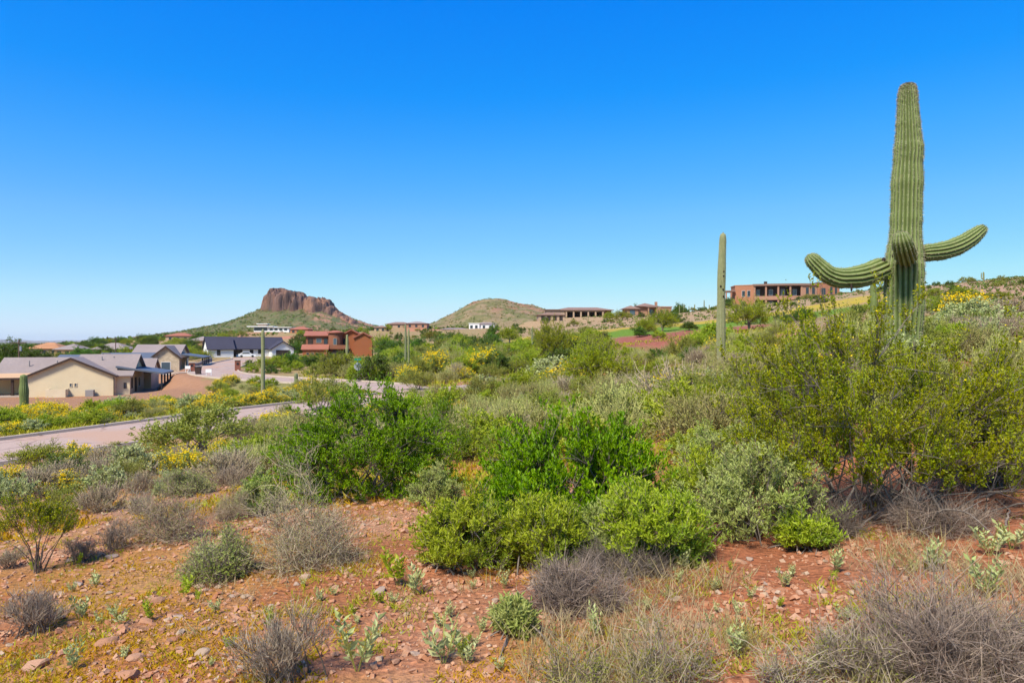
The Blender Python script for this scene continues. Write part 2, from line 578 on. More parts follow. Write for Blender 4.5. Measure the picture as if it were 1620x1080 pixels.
def ground_colour(x, y):
    d = np.maximum(y, 1.0)
    px = CX + F * x / np.maximum(y, 2.0)
    n = len(x)
    C = np.zeros((n, 3))

    def lay(col, w):
        w = np.clip(w, 0, 1)[:, None]
        C[:] = C * (1 - w) + np.array(col) * w
    n1 = fbm(x / 1.3, y / 1.3, 31, 4); n2 = fbm(x / 0.45, y / 0.45, 37, 3); n3 = fbm(x / 9, y / 9, 41, 4); n4 = fbm(x / 60, y / 60, 43, 4)
    lay((0.37, 0.150, 0.062), np.ones(n))                                     # red soil
    lay((0.47, 0.265, 0.15), sstep(0.42, 0.62, n1) * 0.8)                     # paler gravel
    lay((0.33, 0.13, 0.07), sstep(0.52, 0.7, n2) * 0.6)
    lay((0.37, 0.14, 0.07), sstep(950, 1150, px) * (1 - sstep(7, 10, d)) * .6)
    lay((0.43, 0.25, 0.155), (1 - sstep(300, 700, px)) * sstep(6, 10, d) * 0.85)   # pinkish open slope on the left
    lay((0.45, 0.25, 0.06), sstep(0.56, 0.66, fbm(x / 0.9, y / 0.9, 51, 4)) * 0.5 * sstep(1000, 800, px) * (1 - sstep(12, 18, d)))
    # farther slopes: soil under spring annuals
    lay((0.29, 0.26, 0.07), sstep(11, 20, d) * sstep(0.30, 0.6, n3) * sstep(250, 520, px + d * 4))
    lay((0.33, 0.24, 0.13), sstep(60, 110, d) * 0.7)
    lay((0.23, 0.22, 0.075), sstep(36, 40, d) * (1 - sstep(88, 96, d)) * (1 - sstep(560, 700, px)) * 0.85)
    lay((0.20, 0.20, 0.07), sstep(70, 90, d) * (1 - sstep(140, 200, d)) * sstep(540, 600, px) * (1 - sstep(1050, 1150, px)) * 0.8)
    # right-hand hill and slopes under the big house: tan and stony
    lay((0.42, 0.27, 0.185), sstep(75, 110, d) * sstep(1330, 1450, px) * (0.6 + 0.5 * n3))
    lay((0.38, 0.27, 0.16), sstep(165, 185, d) * sstep(760, 860, px) * (0.65 + 0.4 * n3))
    # bare building plots
    pz = (sstep(0, 3, d - 57 - np.maximum(px - 110, 0) * 0.06) * (1 - sstep(318, 350, px + (n1 - .5) * 60)) * (1 - sstep(135, 150, d)))
    lay((0.36, 0.20, 0.115), pz)
    # golf course: red earth, mown grass, yellow bloom beyond
    e = (n3 - 0.5) * 22 + (fbm(x / 2.2, y / 2.2, 47, 3) - .5) * 7
    fw = sstep(128, 131, d + e * 0.5) * (1 - sstep(150, 153, d + e + (px - 900) * 0.01)) * sstep(770, 820, px) * (1 - sstep(1420, 1470, px))
    lay((0.14, 0.24, 0.025), fw)
    yb = sstep(149, 153, d + e) * (1 - sstep(172, 178, d + e)) * sstep(790, 830, px) * (1 - sstep(1400, 1440, px))
    lay((0.46, 0.36, 0.035), yb * (0.55 + 0.4 * sstep(0.4, 0.6, n1)))
    rd = sstep(104, 107, d + e * 0.5) * (1 - sstep(126, 129, d + e * 0.5)) * sstep(950, 985, px) * (1 - sstep(1225, 1260, px))
    lay((0.31, 0.115, 0.08), rd)
    # red banks below the far houses
    lay((0.45, 0.21, 0.125), sstep(0.52, 0.6, n4) * sstep(200, 230, d) * (1 - sstep(420, 520, d)) * (1 - sstep(730, 800, px)) * sstep(150, 240, px))
    # valley plain
    lay((0.15, 0.15, 0.09), sstep(500, 900, d))
    lay((0.26, 0.22, 0.17), sstep(900, 1500, d) * sstep(0.5, 0.65, fbm(x / 160, y / 500, 61, 3)))
    return C


gc = ground_colour(gx, gy)
mb = MB()
i, j = np.meshgrid(np.arange(NA - 1), np.arange(NR - 1))
q = (j * NA + i).ravel()
mb.add(np.stack([gx, gy, gz], 1), np.stack([q, q + NA, q + NA + 1, q + 1], 1)[:, ::-1], 0, True)


def ground_mat():
    m, nt, b = new_mat('desert_soil')
    a = nt.nodes.new('ShaderNodeAttribute'); a.attribute_name = 'soil'
    n1 = noise_out(nt, 1.4, 8, 'Object', 0.65)
    n2 = noise_out(nt, 34.0, 4, 'Object', 0.7)
    c = mixc(nt, ramp(nt, n1, 0.25, 0.75), a.outputs['Color'], (0.74, 0.70, 0.66), 'MULTIPLY')
    c2 = mixc(nt, ramp(nt, n2, 0.35, 0.7), (0.72, 0.70, 0.68), (1.22, 1.2, 1.18))
    c = mixc(nt, 1.0, c, c2, 'MULTIPLY')
    tc = nt.nodes.new('ShaderNodeTexCoord')
    v = nt.nodes.new('ShaderNodeTexVoronoi'); v.inputs['Scale'].default_value = 24
    nt.links.new(tc.outputs['Object'], v.inputs['Vector'])
    sv = nt.nodes.new('ShaderNodeSeparateColor'); nt.links.new(v.outputs['Color'], sv.inputs[0])
    c = mixc(nt, ramp(nt, sv.outputs[0], 0.55, 1.0), c, (1.25, 1.17, 1.12), 'MULTIPLY')
    nt.links.new(c, b.inputs['Base Color'])
    b.inputs['Roughness'].default_value = 0.95
    b.inputs['Specular IOR Level'].default_value = 0.1
    mx = nt.nodes.new('ShaderNodeMath'); mx.operation = 'ADD'
    nt.links.new(n2, mx.inputs[0]); nt.links.new(v.outputs['Distance'], mx.inputs[1])
    bump(nt, b, mx.outputs[0], 0.7, 0.03)
    return m


me = mb.mesh('ground', ground_mat())
ca = me.color_attributes.new('soil', 'FLOAT_COLOR', 'POINT')
ca.data.foreach_set('color', np.concatenate([gc, np.ones((len(gc), 1))], 1).astype(np.float32).ravel())
ground = kind(link('ground', me), 'structure')

# ------------------------------------------------------------------ roads, kerbs, driveways


def ribbon(L, offs, zs):
    """strip cross-section (offset, dz) swept along centre line L"""
    T = nrm(np.gradient(L[:, :2], axis=0))
    N = np.stack([-T[:, 1], T[:, 0]], 1)
    k = len(offs)
    V = np.concatenate([np.concatenate([L[:, :2] + N * o, (L[:, 2] + z)[:, None]], 1)[:, None] for o, z in zip(offs, zs)], 1)
    n = len(L)
    a, b = np.meshgrid(np.arange(k - 1), np.arange(n - 1))
    q = (b * k + a).ravel()
    return V.reshape(-1, 3), np.stack([q, q + 1, q + k + 1, q + k], 1)[:, ::-1]


def road_mat():
    m, nt, b = new_mat('pink_chip_seal')
    n1 = noise_out(nt, 0.25, 6); n2 = noise_out(nt, 9, 5)
    c = mixc(nt, ramp(nt, n1, 0.35, 0.65), (0.31, 0.222, 0.18), (0.345, 0.242, 0.19))
    c = mixc(nt, ramp(nt, n2, 0.3, 0.7), c, (0.43, 0.31, 0.245))
    tc = nt.nodes.new('ShaderNodeTexCoord')
    vo = nt.nodes.new('ShaderNodeTexVoronoi'); vo.feature = 'DISTANCE_TO_EDGE'; vo.inputs['Scale'].default_value = 0.22
    nw = nt.nodes.new('ShaderNodeTexNoise'); nw.inputs['Scale'].default_value = 0.8; nw.inputs['Detail'].default_value = 5
    nt.links.new(tc.outputs['Object'], nw.inputs['Vector'])
    va = nt.nodes.new('ShaderNodeVectorMath'); va.operation = 'ADD'
    nt.links.new(tc.outputs['Object'], va.inputs[0]); nt.links.new(nw.outputs['Color'], va.inputs[1])
    nt.links.new(va.outputs[0], vo.inputs['Vector'])
    c = mixc(nt, ramp(nt, vo.outputs['Distance'], 0.0, 0.022), (0.20, 0.13, 0.10), c)
    c = mixc(nt, ramp(nt, noise_out(nt, 0.09, 3), 0.52, 0.60), c, (0.40, 0.25, 0.17))
    nt.links.new(c, b.inputs['Base Color'])
    b.inputs['Roughness'].default_value = 0.9
    bump(nt, b, noise_out(nt, 40, 3), 0.3, 0.01)
    return m


M['road'] = road_mat()
M['concrete'] = surf('pale_concrete', (0.46, 0.375, 0.295), (0.40, 0.32, 0.25), 1.5, 0.9, 0.2)
for (L, half), dz, nm in zip(ROADS, (0.0, 0.006), ('near_road', 'far_road')):
    o = np.linspace(-half, half, 7)
    V, Fc = ribbon(L, o, dz + 0.06 * (1 - (o / half) ** 2) - 0.06)
    kind(MB().add(V, Fc, 0, True).build(nm, M['road']), 'structure')
# kerbs stop where the two roads meet
for L, half, s0, s1, sides in ((NEAR, 3.9, 0, 92, (1,)), (NEAR, 3.9, 0, 160, (-1,)), (NEAR, 3.9, 116, 160, (1,)), (FAR, 3.7, 14, 160, (1, -1))):
    for s in sides:
        Ls = L[s0:s1]
        e = half * s
        o = np.array([e - 0.02 * s, e, e + 0.22 * s, e + 0.26 * s]); zz = np.array([-0.12, 0.10, 0.105, -0.14])
        V, Fc = ribbon(Ls, o, zz)
        kb = MB().add(V, Fc if s < 0 else Fc[:, ::-1]).build('kerb', M['concrete'])
        kind(kb, 'structure')


def strip(name, pts, half, mat, lift=0.03):
    """a path laid on the ground along world points"""
    P = np.array([(p[0], p[1], 0.0) for p in pts])
    L = smooth_line(P, 60)
    o = np.linspace(-half, half, 5)
    V, Fc = ribbon(L, o, np.zeros(5))
    V[:, 2] = height(V[:, 0], V[:, 1]) + lift
    base = V.copy(); base[:, 2] -= 0.3
    ob = MB().add(V, Fc, 0, True).build(name, mat)
    return kind(ob, 'structure')


def gp(px, d):
    return at(px, 540, d)[:2]


strip('driveway', [gp(250, 108), gp(275, 108.5), gp(300, 110), gp(318, 111)], 1.1, M['concrete'], 0.08)
strip('driveway', [gp(262, 124), gp(285, 124), gp(308, 126), gp(322, 128)], 1.5, M['concrete'], 0.08)
strip('driveway', [gp(262, 133), gp(290, 134), gp(318, 138), gp(333, 146)], 1.3, M['concrete'], 0.08)

# ------------------------------------------------------------------ hills: butte with a rock cap, rounded hill


def heightfield(name, X, Y, Z, colour, mat):
    ny, nx = X.shape
    i, j = np.meshgrid(np.arange(nx - 1), np.arange(ny - 1))
    q = (j * nx + i).ravel()
    mb = MB().add(np.stack([X.ravel(), Y.ravel(), Z.ravel()], 1), np.stack([q, q + 1, q + nx + 1, q + nx], 1), 0, False)
    me = mb.mesh(name, mat)
    ca = me.color_attributes.new('soil', 'FLOAT_COLOR', 'POINT')
    ca.data.foreach_set('color', np.concatenate([colour.reshape(-1, 3), np.ones((X.size, 1))], 1).astype(np.float32).ravel())
    return kind(link(name, me), 'structure')


def hill_mat():
    m, nt, b = new_mat('hill_rock')
    a = nt.nodes.new('ShaderNodeAttribute'); a.attribute_name = 'soil'
    n1 = noise_out(nt, 0.09, 8, 'Object', 0.7)
    n2 = noise_out(nt, 0.5, 5, 'Object', 0.7)
    c = mixc(nt, ramp(nt, n1, 0.3, 0.7), a.outputs['Color'], (0.70, 0.66, 0.62), 'MULTIPLY')
    c = mixc(nt, ramp(nt, n2, 0.3, 0.7), c, (1.25, 1.22, 1.2), 'MULTIPLY')
    nt.links.new(c, b.inputs['Base Color'])
    b.inputs['Roughness'].default_value = 0.95
    bump(nt, b, n2, 1.0, 2.0)
    return m


M['hill'] = hill_mat()


def mixcol(C, col, w):
    w = np.clip(w, 0, 1)[..., None]
    return C * (1 - w) + np.array(col) * w


SCATTER = []       # (x, y, z, size, kind) of hill shrubs, built later as ground cover

# butte
DB = 1150.0
k = DB / F
bx = np.linspace(-230, 230, 280); by = np.linspace(-170, 150, 190)
BX, BY = np.meshgrid(bx, by)
pxs = 470 + BX / k
slope_px = np.array([250, 300, 345, 375, 400, 420, 440, 480, 520, 545, 560, 580, 600, 640, 700])
slope_py = np.array([529, 523, 513, 505, 494, 485, 481, 479, 484, 496, 504, 511, 517, 525, 531])
cap_px = np.array([419, 423, 427, 433, 441, 450, 457, 463, 472, 479, 484, 488, 494, 501, 511, 520, 526, 530, 536, 545])
cap_py = np.array([484, 478, 463, 459, 457.5, 457, 458, 461, 460.5, 463, 467, 471.5, 470, 471, 471, 473, 478, 484, 490, 497])
ridge = (540 - np.interp(pxs, slope_px, slope_py)) * k
cap = (540 - np.interp(pxs, cap_px, cap_py, left=999, right=999)) * k
wob = (fbm(BX / 46, BY / 46, 71, 4) - 0.5)
wob2 = (fbm(BX / 12, BY / 12, 73, 4) - 0.5)
wob3 = (fbm(BX / 4.5, BY / 30, 75, 3) - 0.5)
cx0 = (470 - CX) * k
yy = np.abs(BY + 8 * wob)
basez = z_raw((BX + cx0).ravel(), (BY + DB).ravel()).reshape(BX.shape) - 1.5
Zs = basez + np.maximum(ridge - basez, 0) * np.clip(1 - (yy / 168) ** 1.05, 0, 1) + (wob2 * 3.0 + wob3 * 1.5) * sstep(2, 12, ridge - basez)
# the cap: a row of rounded towers standing shoulder to shoulder
Z = Zs.copy()
capm = np.zeros(BX.shape)
for (c0, hw, top, cy_, hd, pw) in ((433, 10, 459, -8, 30, 5), (446, 17, 457, -12, 34, 8), (462, 14, 460.5, -20, 33, 5), (474, 13, 461.5, -10, 30, 6), (484, 8, 467, -22, 26, 4), (497, 11, 470, -14, 32, 6),
                                   (510, 12, 471, -20, 30, 5), (521, 9, 474.5, -12, 28, 4), (531, 8, 485, -24, 26, 4), (541, 9, 493, -26, 22, 3), (553, 10, 501, -30, 18, 3), (566, 8, 507.5, -32, 14, 3),
                                   (455, 9, 466, -42, 14, 4), (478, 8, 473, -40, 14, 4), (505, 9, 480, -42, 12, 4), (427, 6, 468, -16, 20, 4)):
    r_ = np.sqrt(((pxs - c0) / hw) ** 2 + ((BY - cy_) / hd) ** 2) + wob2 * 0.55 + wob * 0.4
    tz = (540 - top) * k + wob2 * 4.0 + wob3 * 2.0
    f_ = np.clip(1 - np.clip(r_, 0, 2) ** pw, 0, 1) ** 0.75
    zz = Zs + (tz - Zs) * f_
    crack = sstep(.10, .0, np.abs(fbm(BX / 11 + c0, BY / 16, 77, 3) - .5)) * 7 + sstep(.05, .0, np.abs(fbm(BX / 5, BY / 7 + c0, 78, 3) - .5)) * 3
    zz = zz - np.minimum(crack, np.maximum(zz - Zs, 0) * .45) * (f_ > 0)
    up_ = (f_ > 0) & (zz > Z)
    Z = np.where(up_, zz, Z); capm = np.maximum(capm, up_ * 1.0)
C = np.zeros(BX.shape + (3,))
C[:] = (0.155, 0.135, 0.058)
C = mixcol(C, (0.12, 0.135, 0.045), sstep(0.40, 0.56, fbm(BX / 8, BY / 8, 81, 4)))
C = mixcol(C, (0.36, 0.19, 0.12), sstep(0.55, 0.66, fbm(BX / 30, BY / 20, 83, 4)) * sstep(470, 520, pxs) * 0.9)
steep = np.hypot(*np.gradient(Z, by, bx))
rock = sstep(0.9, 1.7, steep)
rock = np.maximum(rock, (capm > 0.02) * 1.0)
Cr = np.zeros_like(C); Cr[:] = (0.215, 0.122, 0.09)
Cr = mixcol(Cr, (0.31, 0.16, 0.095), sstep(0.50, 0.66, fbm(BX / 16, Z / 16, 85, 4)) * .8)
Cr = mixcol(Cr, (0.10, 0.062, 0.052), sstep(0.48, 0.62, fbm(BX / 7, Z / 14, 87, 5)) * 0.9)
C = C * (1 - rock[..., None]) + Cr * rock[..., None]
cx0 = (470 - CX) * k
heightfield('butte', BX + cx0, BY + DB, Z, C, M['hill'])
rngh = np.random.default_rng(5)
for _ in range(7000):
    a, b2 = rngh.integers(0, len(bx)), rngh.integers(0, len(by))
    if rock[b2, a] < 0.25 and by[b2] < 70 and fbm(np.array([bx[a] / 16]), np.array([by[b2] / 16]), 111, 3)[0] > rngh.uniform(.25, .6):
        SCATTER.append((bx[a] + cx0 + rngh.uniform(-.7, .7), by[b2] + DB, Z[b2, a], rngh.uniform(1.2, 3.4), 0 if rngh.random() < .65 else 1))

# rounded hill
DH = 700.0
k = DH / F
hx = np.linspace(-130, 175, 200); hy = np.linspace(-120, 120, 130)
BX, BY = np.meshgrid(hx, hy)
pxs = 790 + BX / k
sp = np.array([600, 640, 670, 690, 700, 720, 735, 750, 763, 775, 785, 797, 810, 822, 840, 855, 870, 900, 940, 1000, 1100])
sq = np.array([529, 522, 516, 510, 504, 494, 485, 477, 473.5, 472.5, 472, 473.5, 477, 480.5, 482.5, 487, 492, 499, 505, 512, 520])
ridge = (540 - np.interp(pxs, sp, sq)) * k
wob = (fbm(BX / 30, BY / 30, 91, 4) - 0.5); wob2 = (fbm(BX / 7, BY / 7, 93, 4) - 0.5)
yy = np.abs(BY + 10 * wob)
cx0 = (790 - CX) * k
base_ = z_raw((BX + cx0).ravel(), (BY + DH).ravel()).reshape(BX.shape) - 1.2
Z = base_ + np.maximum(ridge - base_, 0) * np.clip(1 - (yy / 118) ** 1.25, 0, 1) + wob2 * 2.4 * sstep(1, 8, ridge - base_)
C = np.zeros(BX.shape + (3,)); C[:] = (0.27, 0.205, 0.105)
C = mixcol(C, (0.175, 0.165, 0.06), sstep(0.45, 0.6, fbm(BX / 9, BY / 9, 95, 4)))
C = mixcol(C, (0.32, 0.18, 0.105), sstep(0.5, 0.62, fbm(BX / 14, BY / 14, 97, 4)) * sstep(20, 34, Z))
cx0 = (790 - CX) * k
heightfield('round_hill', BX + cx0, BY + DH, Z, C, M['hill'])
for _ in range(3800):
    a, b2 = rngh.integers(0, len(hx)), rngh.integers(0, len(hy))
    if hy[b2] < 30 and fbm(np.array([hx[a] / 12]), np.array([hy[b2] / 12]), 113, 3)[0] > rngh.uniform(.25, .65):
        SCATTER.append((hx[a] + cx0, hy[b2] + DH, Z[b2, a], rngh.uniform(.7, 1.9), 0 if rngh.random() < .8 else 1))

# distant mountains low on the horizon, beyond the valley
mx = np.linspace(-9500, -2500, 260); my = np.linspace(10200, 11400, 14)
BX, BY = np.meshgrid(mx, my)
rd = fbm(BX / 900, np.zeros_like(BX), 101, 5)
Z = -16 + 45 * sstep(0.42, 0.8, rd) * np.sin(np.pi * (BY - 10200) / 1200) * sstep(-2500, -4500, BX)
heightfield('distant_mountains', BX, BY, Z, np.broadcast_to(np.array((0.22, 0.20, 0.19)), BX.shape + (3,)).copy(), M['hill'])

# ------------------------------------------------------------------ plant generators (numpy)


def tubes(P, Rd, sides=4):
    """P (n,k,3) polylines, Rd (n,k) radii; sides=2 gives flat ribbons"""
    n, k, _ = P.shape
    T = nrm(np.gradient(P, axis=1))
    ref = np.where(np.abs(T[..., 2:3]) > 0.9, np.array((1.0, 0, 0)), np.array((0, 0, 1.0)))
    U = nrm(np.cross(T, ref)); W = np.cross(T, U)
    if sides == 2:
        ph = (np.arange(n) * 2.399) % (2 * np.pi)
        D = U * np.cos(ph)[:, None, None] + W * np.sin(ph)[:, None, None]
        V = np.stack([P - D * Rd[..., None], P + D * Rd[..., None]], 2)
        V = V.reshape(-1, 3)
        a, b = np.meshgrid(np.arange(k - 1), np.arange(n))
        q = (b * k * 2 + a * 2).ravel()
        return V, np.stack([q, q + 1, q + 3, q + 2], 1)
    an = np.arange(sides) * 2 * np.pi / sides
    V = P[:, :, None] + (U[:, :, None] * np.cos(an)[:, None] + W[:, :, None] * np.sin(an)[:, None]) * Rd[:, :, None, None]
    V = V.reshape(-1, 3)
    s = np.arange(sides)
    base = (np.arange(n)[:, None, None] * k * sides + np.arange(k - 1)[None, :, None] * sides)
    a = base + s; b = base + (s + 1) % sides
    Fc = np.stack([a, b, b + sides, a + sides], -1).reshape(-1, 4)
    return V, Fc


def bezier(P0, P1, P2, k):
    t = np.linspace(0, 1, k)[None, :, None]
    return (1 - t) ** 2 * P0[:, None] + 2 * t * (1 - t) * P1[:, None] + t * t * P2[:, None]


def leaves(B, D, L, Wd, rng, fold=0.25):
    """diamond leaves: base B, direction D, length L, width Wd"""
    n = len(B)
    D = nrm(D)
    S = nrm(np.cross(D, rng.normal(size=(n, 3))))
    N = np.cross(D, S)
    L = L[:, None]; Wd = Wd[:, None]
    mid = B + D * L * 0.5 + N * Wd * fold
    V = np.stack([B, mid - S * Wd * 0.5, B + D * L - N * Wd * fold * 0.5, mid + S * Wd * 0.5], 1).reshape(-1, 3)
    q = np.arange(n) * 4
    return V, np.stack([q, q + 1, q + 2, q + 3], 1)


def rdir(rng, n):
    return nrm(rng.normal(size=(n, 3)))


def bush(seed, domes, stems=14, clumps=150, twigs=8, twig_len=0.15, nleaf=6, leaf=(0.03, 0.012), shell=0.5, el_min=5,
         lump=0.25, stem_r=0.012, twig_r=0.002, up=0.35, out=0.8, rnd=0.6, lrnd=0.8, lup=0.2, base_r=0.08, flowers=0,
         fl=0.02, fl_up=0.05, branch_sides=3, leaf_from=0.15, stem_bow=0.5, dead=0.0, trunk=None, fl_on=0.5, z0=0.0, wiggle=0.0, bendr=0.35):
    """domes: [(cx, cy, rx, ry, ztop, zbase, weight)]. returns dict of (V, F) for wood, twig, leaf, flower"""
    rng = np.random.default_rng(seed)
    dm = np.array(domes, float)
    w = dm[:, 6] / dm[:, 6].sum()
    di = rng.choice(len(dm), clumps, p=w)
    D = dm[di]
    az = rng.uniform(0, 2 * np.pi, clumps)
    sel = rng.uniform(math.sin(R(el_min)), 1, clumps)
    cel = np.sqrt(1 - sel ** 2)
    dr = np.stack([cel * np.cos(az), cel * np.sin(az), sel], 1)
    lob = rdir(rng, 9); lob[:, 2] = np.abs(lob[:, 2]); la = rng.uniform(-1, 1, 9)
    f = 1 + lump * (np.exp(-(1 - dr @ lob.T) / 0.12) * la).sum(1)
    s = (shell + (1 - shell) * rng.random(clumps) ** 0.6) * f
    Tg = np.stack([D[:, 0] + D[:, 2] * dr[:, 0] * s, D[:, 1] + D[:, 3] * dr[:, 1] * s, D[:, 5] + (D[:, 4] - D[:, 5]) * dr[:, 2] * s], 1)
    # main stems reach towards some of the clumps
    si = rng.choice(clumps, min(stems, clumps), replace=False)
    S2 = Tg[si] * np.array((0.85, 0.85, 0.9))
    if trunk:
        P0 = np.repeat(np.array([[0, 0, trunk]]), len(si), 0) + rng.normal(size=(len(si), 3)) * np.array((base_r * .3, base_r * .3, trunk * 0.12))
    else:
        P0 = rng.normal(size=(len(si), 3)) * np.array((base_r, base_r, 0)) + np.array((0, 0, -0.03))
    P1 = P0 + (S2 - P0) * np.array((0.30, 0.30, 0.5 + 0.25 * stem_bow)) + rng.normal(size=P0.shape) * 0.06 * np.linalg.norm(S2 - P0, axis=1, keepdims=True)
    P1[:, 2] = np.maximum(P1[:, 2], 0.02)
    KS = 9
    SP = bezier(P0, P1, S2, KS)
    if wiggle:
        SP[:, 1:] += rng.normal(size=SP[:, 1:].shape) * wiggle
    t = np.linspace(0, 1, KS)
    SR = stem_r * rng.uniform(0.6, 1.25, (len(si), 1)) * (1 - 0.75 * t)
    wood = [tubes(SP, SR, 5)]
    if trunk:
        Pt = np.array([[(0, 0, -0.15), (0.02 * trunk, 0, trunk * 0.4), (-0.02 * trunk, 0.02 * trunk, trunk * 0.75), (0, 0, trunk * 1.1)]])
        wood.append(tubes(Pt, np.array([[stem_r * 2.6, stem_r * 2.1, stem_r * 1.9, stem_r * 1.5]]), 7))
    # branches from the nearest stem to each clump
    cand = SP[:, 3:8].reshape(-1, 3)
    BP = []
    d2 = ((Tg[:, None] - cand[None]) ** 2).sum(-1) + (np.maximum(cand[None, :, 2] - Tg[:, None, 2], 0) ** 2) * 3
    pick = d2.argmin(1)
    Bs = cand[pick]
    Bm = (Bs + Tg) / 2 + rng.normal(size=Tg.shape) * 0.08 * np.linalg.norm(Tg - Bs, axis=1, keepdims=True) + np.array((0, 0, 0.03))
    BP = bezier(Bs, Bm, Tg, 4)
    wood.append(tubes(BP, np.repeat(np.linspace(stem_r * .38, stem_r * .18, 4)[None], clumps, 0), branch_sides))
    # twigs
    nt = clumps * twigs
    ci = np.repeat(np.arange(clumps), twigs)
    cen = np.array((0, 0, 0.0)) + np.stack([D[:, 0] * .6, D[:, 1] * .6, D[:, 5]], 1)
    ov = nrm(Tg - cen)[ci]
    td = nrm(ov * out + rdir(rng, nt) * rnd + np.array((0, 0, up)))
    st = BP[ci, rng.integers(1, 4, nt)] + rng.normal(size=(nt, 3)) * twig_len * 0.12
    tl = twig_len * rng.uniform(0.45, 1.15, nt) * np.where(rng.random(nt) < 0.06, 1.7, 1.0)
    bend = nrm(td + rdir(rng, nt) * bendr + np.array((0, 0, 0.25)))
    TP = np.stack([st, st + td * tl[:, None] * 0.5, st + td * tl[:, None] * 0.5 + bend * tl[:, None] * 0.5], 1)
    TP[..., 2] = np.maximum(TP[..., 2], z0 + 0.01)
    tw = tubes(TP, twig_r * np.repeat(np.array([[1.0, 0.8, 0.35]]), nt, 0), 2)
    res = {'wood': merge(wood), 'twig': tw}
    # leaves
    if nleaf > 0:
        live = rng.random(clumps) >= dead
        keep = live[ci]
        TPl = TP[keep]; n2 = len(TPl)
        li = np.repeat(np.arange(n2), nleaf); nl = len(li)
        tt = leaf_from + (1 - leaf_from) * rng.random(nl)
        k2 = tt * 2
        a = np.where((k2 < 1)[:, None], TPl[li, 0] + (TPl[li, 1] - TPl[li, 0]) * k2[:, None], TPl[li, 1] + (TPl[li, 2] - TPl[li, 1]) * (k2 - 1)[:, None])
        ld = nrm(TPl[li, 2] - TPl[li, 0]) * 0.6 + rdir(rng, nl) * lrnd + np.array((0, 0, lup))
        sc = rng.uniform(0.65, 1.25, nl)
        res['leaf'] = leaves(a, ld, leaf[0] * sc, leaf[1] * sc, rng)
    if flowers:
        top = np.argsort(-(Tg[ci, 2] / max(dm[:, 4].max(), 1e-3) + rng.random(nt) * fl_on))[:max(flowers, 1)]
        tip = TP[top, 2] + np.array((0, 0, fl_up)) * rng.random((len(top), 1))
        fd = nrm(rdir(rng, len(top)) * 0.7 + np.array((0, 0, 0.7)))
        a = leaves(tip - fd * fl * .5, fd, np.full(len(top), fl), np.full(len(top), fl * .9), rng)
        b = leaves(tip - fd[:, ::-1] * fl * .5, fd[:, ::-1] * np.array((1, -1, 1)), np.full(len(top), fl), np.full(len(top), fl * .9), rng)
        res['flower'] = merge([a, b])
    return res


def merge(lst):
    V = []; Fs = []; n = 0
    for v, f in lst:
        V.append(v); Fs.append(f + n); n += len(v)
    return np.concatenate(V), np.concatenate(Fs)


def dome(w, h, zb=0.0):
    return [(0, 0, w / 2, w / 2, h, zb, 1.0)]


PART_NAME = {'wood': 'stems', 'twig': 'twigs', 'leaf': 'foliage', 'flower': 'flowers'}


def plant_meshes(name, res, mats, merged):
    """merged: one mesh with material slots; else {part: mesh}"""
    keys = [k for k in ('wood', 'twig', 'leaf', 'flower') if k in res]
    if merged:
        mb = MB()
        for s, k in enumerate(keys):
            mb.add(res[k][0], res[k][1], s, k == 'wood')
        return mb.mesh(name, [mats[k] for k in keys])
    return {k: MB().add(res[k][0], res[k][1], 0, k == 'wood').mesh(name + '_' + PART_NAME[k], mats[k]) for k in keys}


HERO = {}


def hero_plant(name, res, mats, pos, label, cat, rz=0.0, sc=1.0, group=None, names=None):
    ms = plant_meshes(name, res, mats, False)
    return hero_copy(name, ms, pos, label, cat, rz, sc, group, names), ms


def hero_copy(name, ms, pos, label, cat, rz=0.0, sc=1.0, group=None, names=None):
    e = empty(name, pos, rz, label, cat, group)
    e.scale = sc if isinstance(sc, (tuple, list)) else (sc, sc, sc)
    for k, m in ms.items():
        o = link((names or PART_NAME)[k], m, e)
        if k in ('leaf', 'flower', 'twig'):
            o['kind'] = 'stuff'        # too fine to pick apart one by one
    return e


def ext(me):
    """width and height of a prototype mesh"""
    n = len(me.vertices)
    a = np.zeros(n * 3, np.float32); me.vertices.foreach_get('co', a)
    a = a.reshape(-1, 3)
    lo = np.percentile(a, 1, axis=0); hi = np.percentile(a, 99, axis=0)
    return max(hi[0] - lo[0], hi[1] - lo[1]), hi[2]


class Proto:
    def __init__(self, name, cat, meshes):
        self.name, self.cat, self.meshes = name, cat, meshes
        self.ex = [ext(m) for m in meshes]

    def put(self, pos, w, h, rng, label, group):
        i = int(rng.integers(len(self.meshes)))
        o = link(self.name, self.meshes[i])
        o.location = pos
        o.rotation_euler = (0, 0, rng.uniform(0, 6.28))
        s = w / self.ex[i][0]
        o.scale = (s, s, h / self.ex[i][1])
        tag(o, label, self.cat, group)
        return o


def mats(wood, twig, leaf, flower='yellow'):
    return {'wood': M[wood], 'twig': M[twig], 'leaf': M[leaf], 'flower': M[flower]}


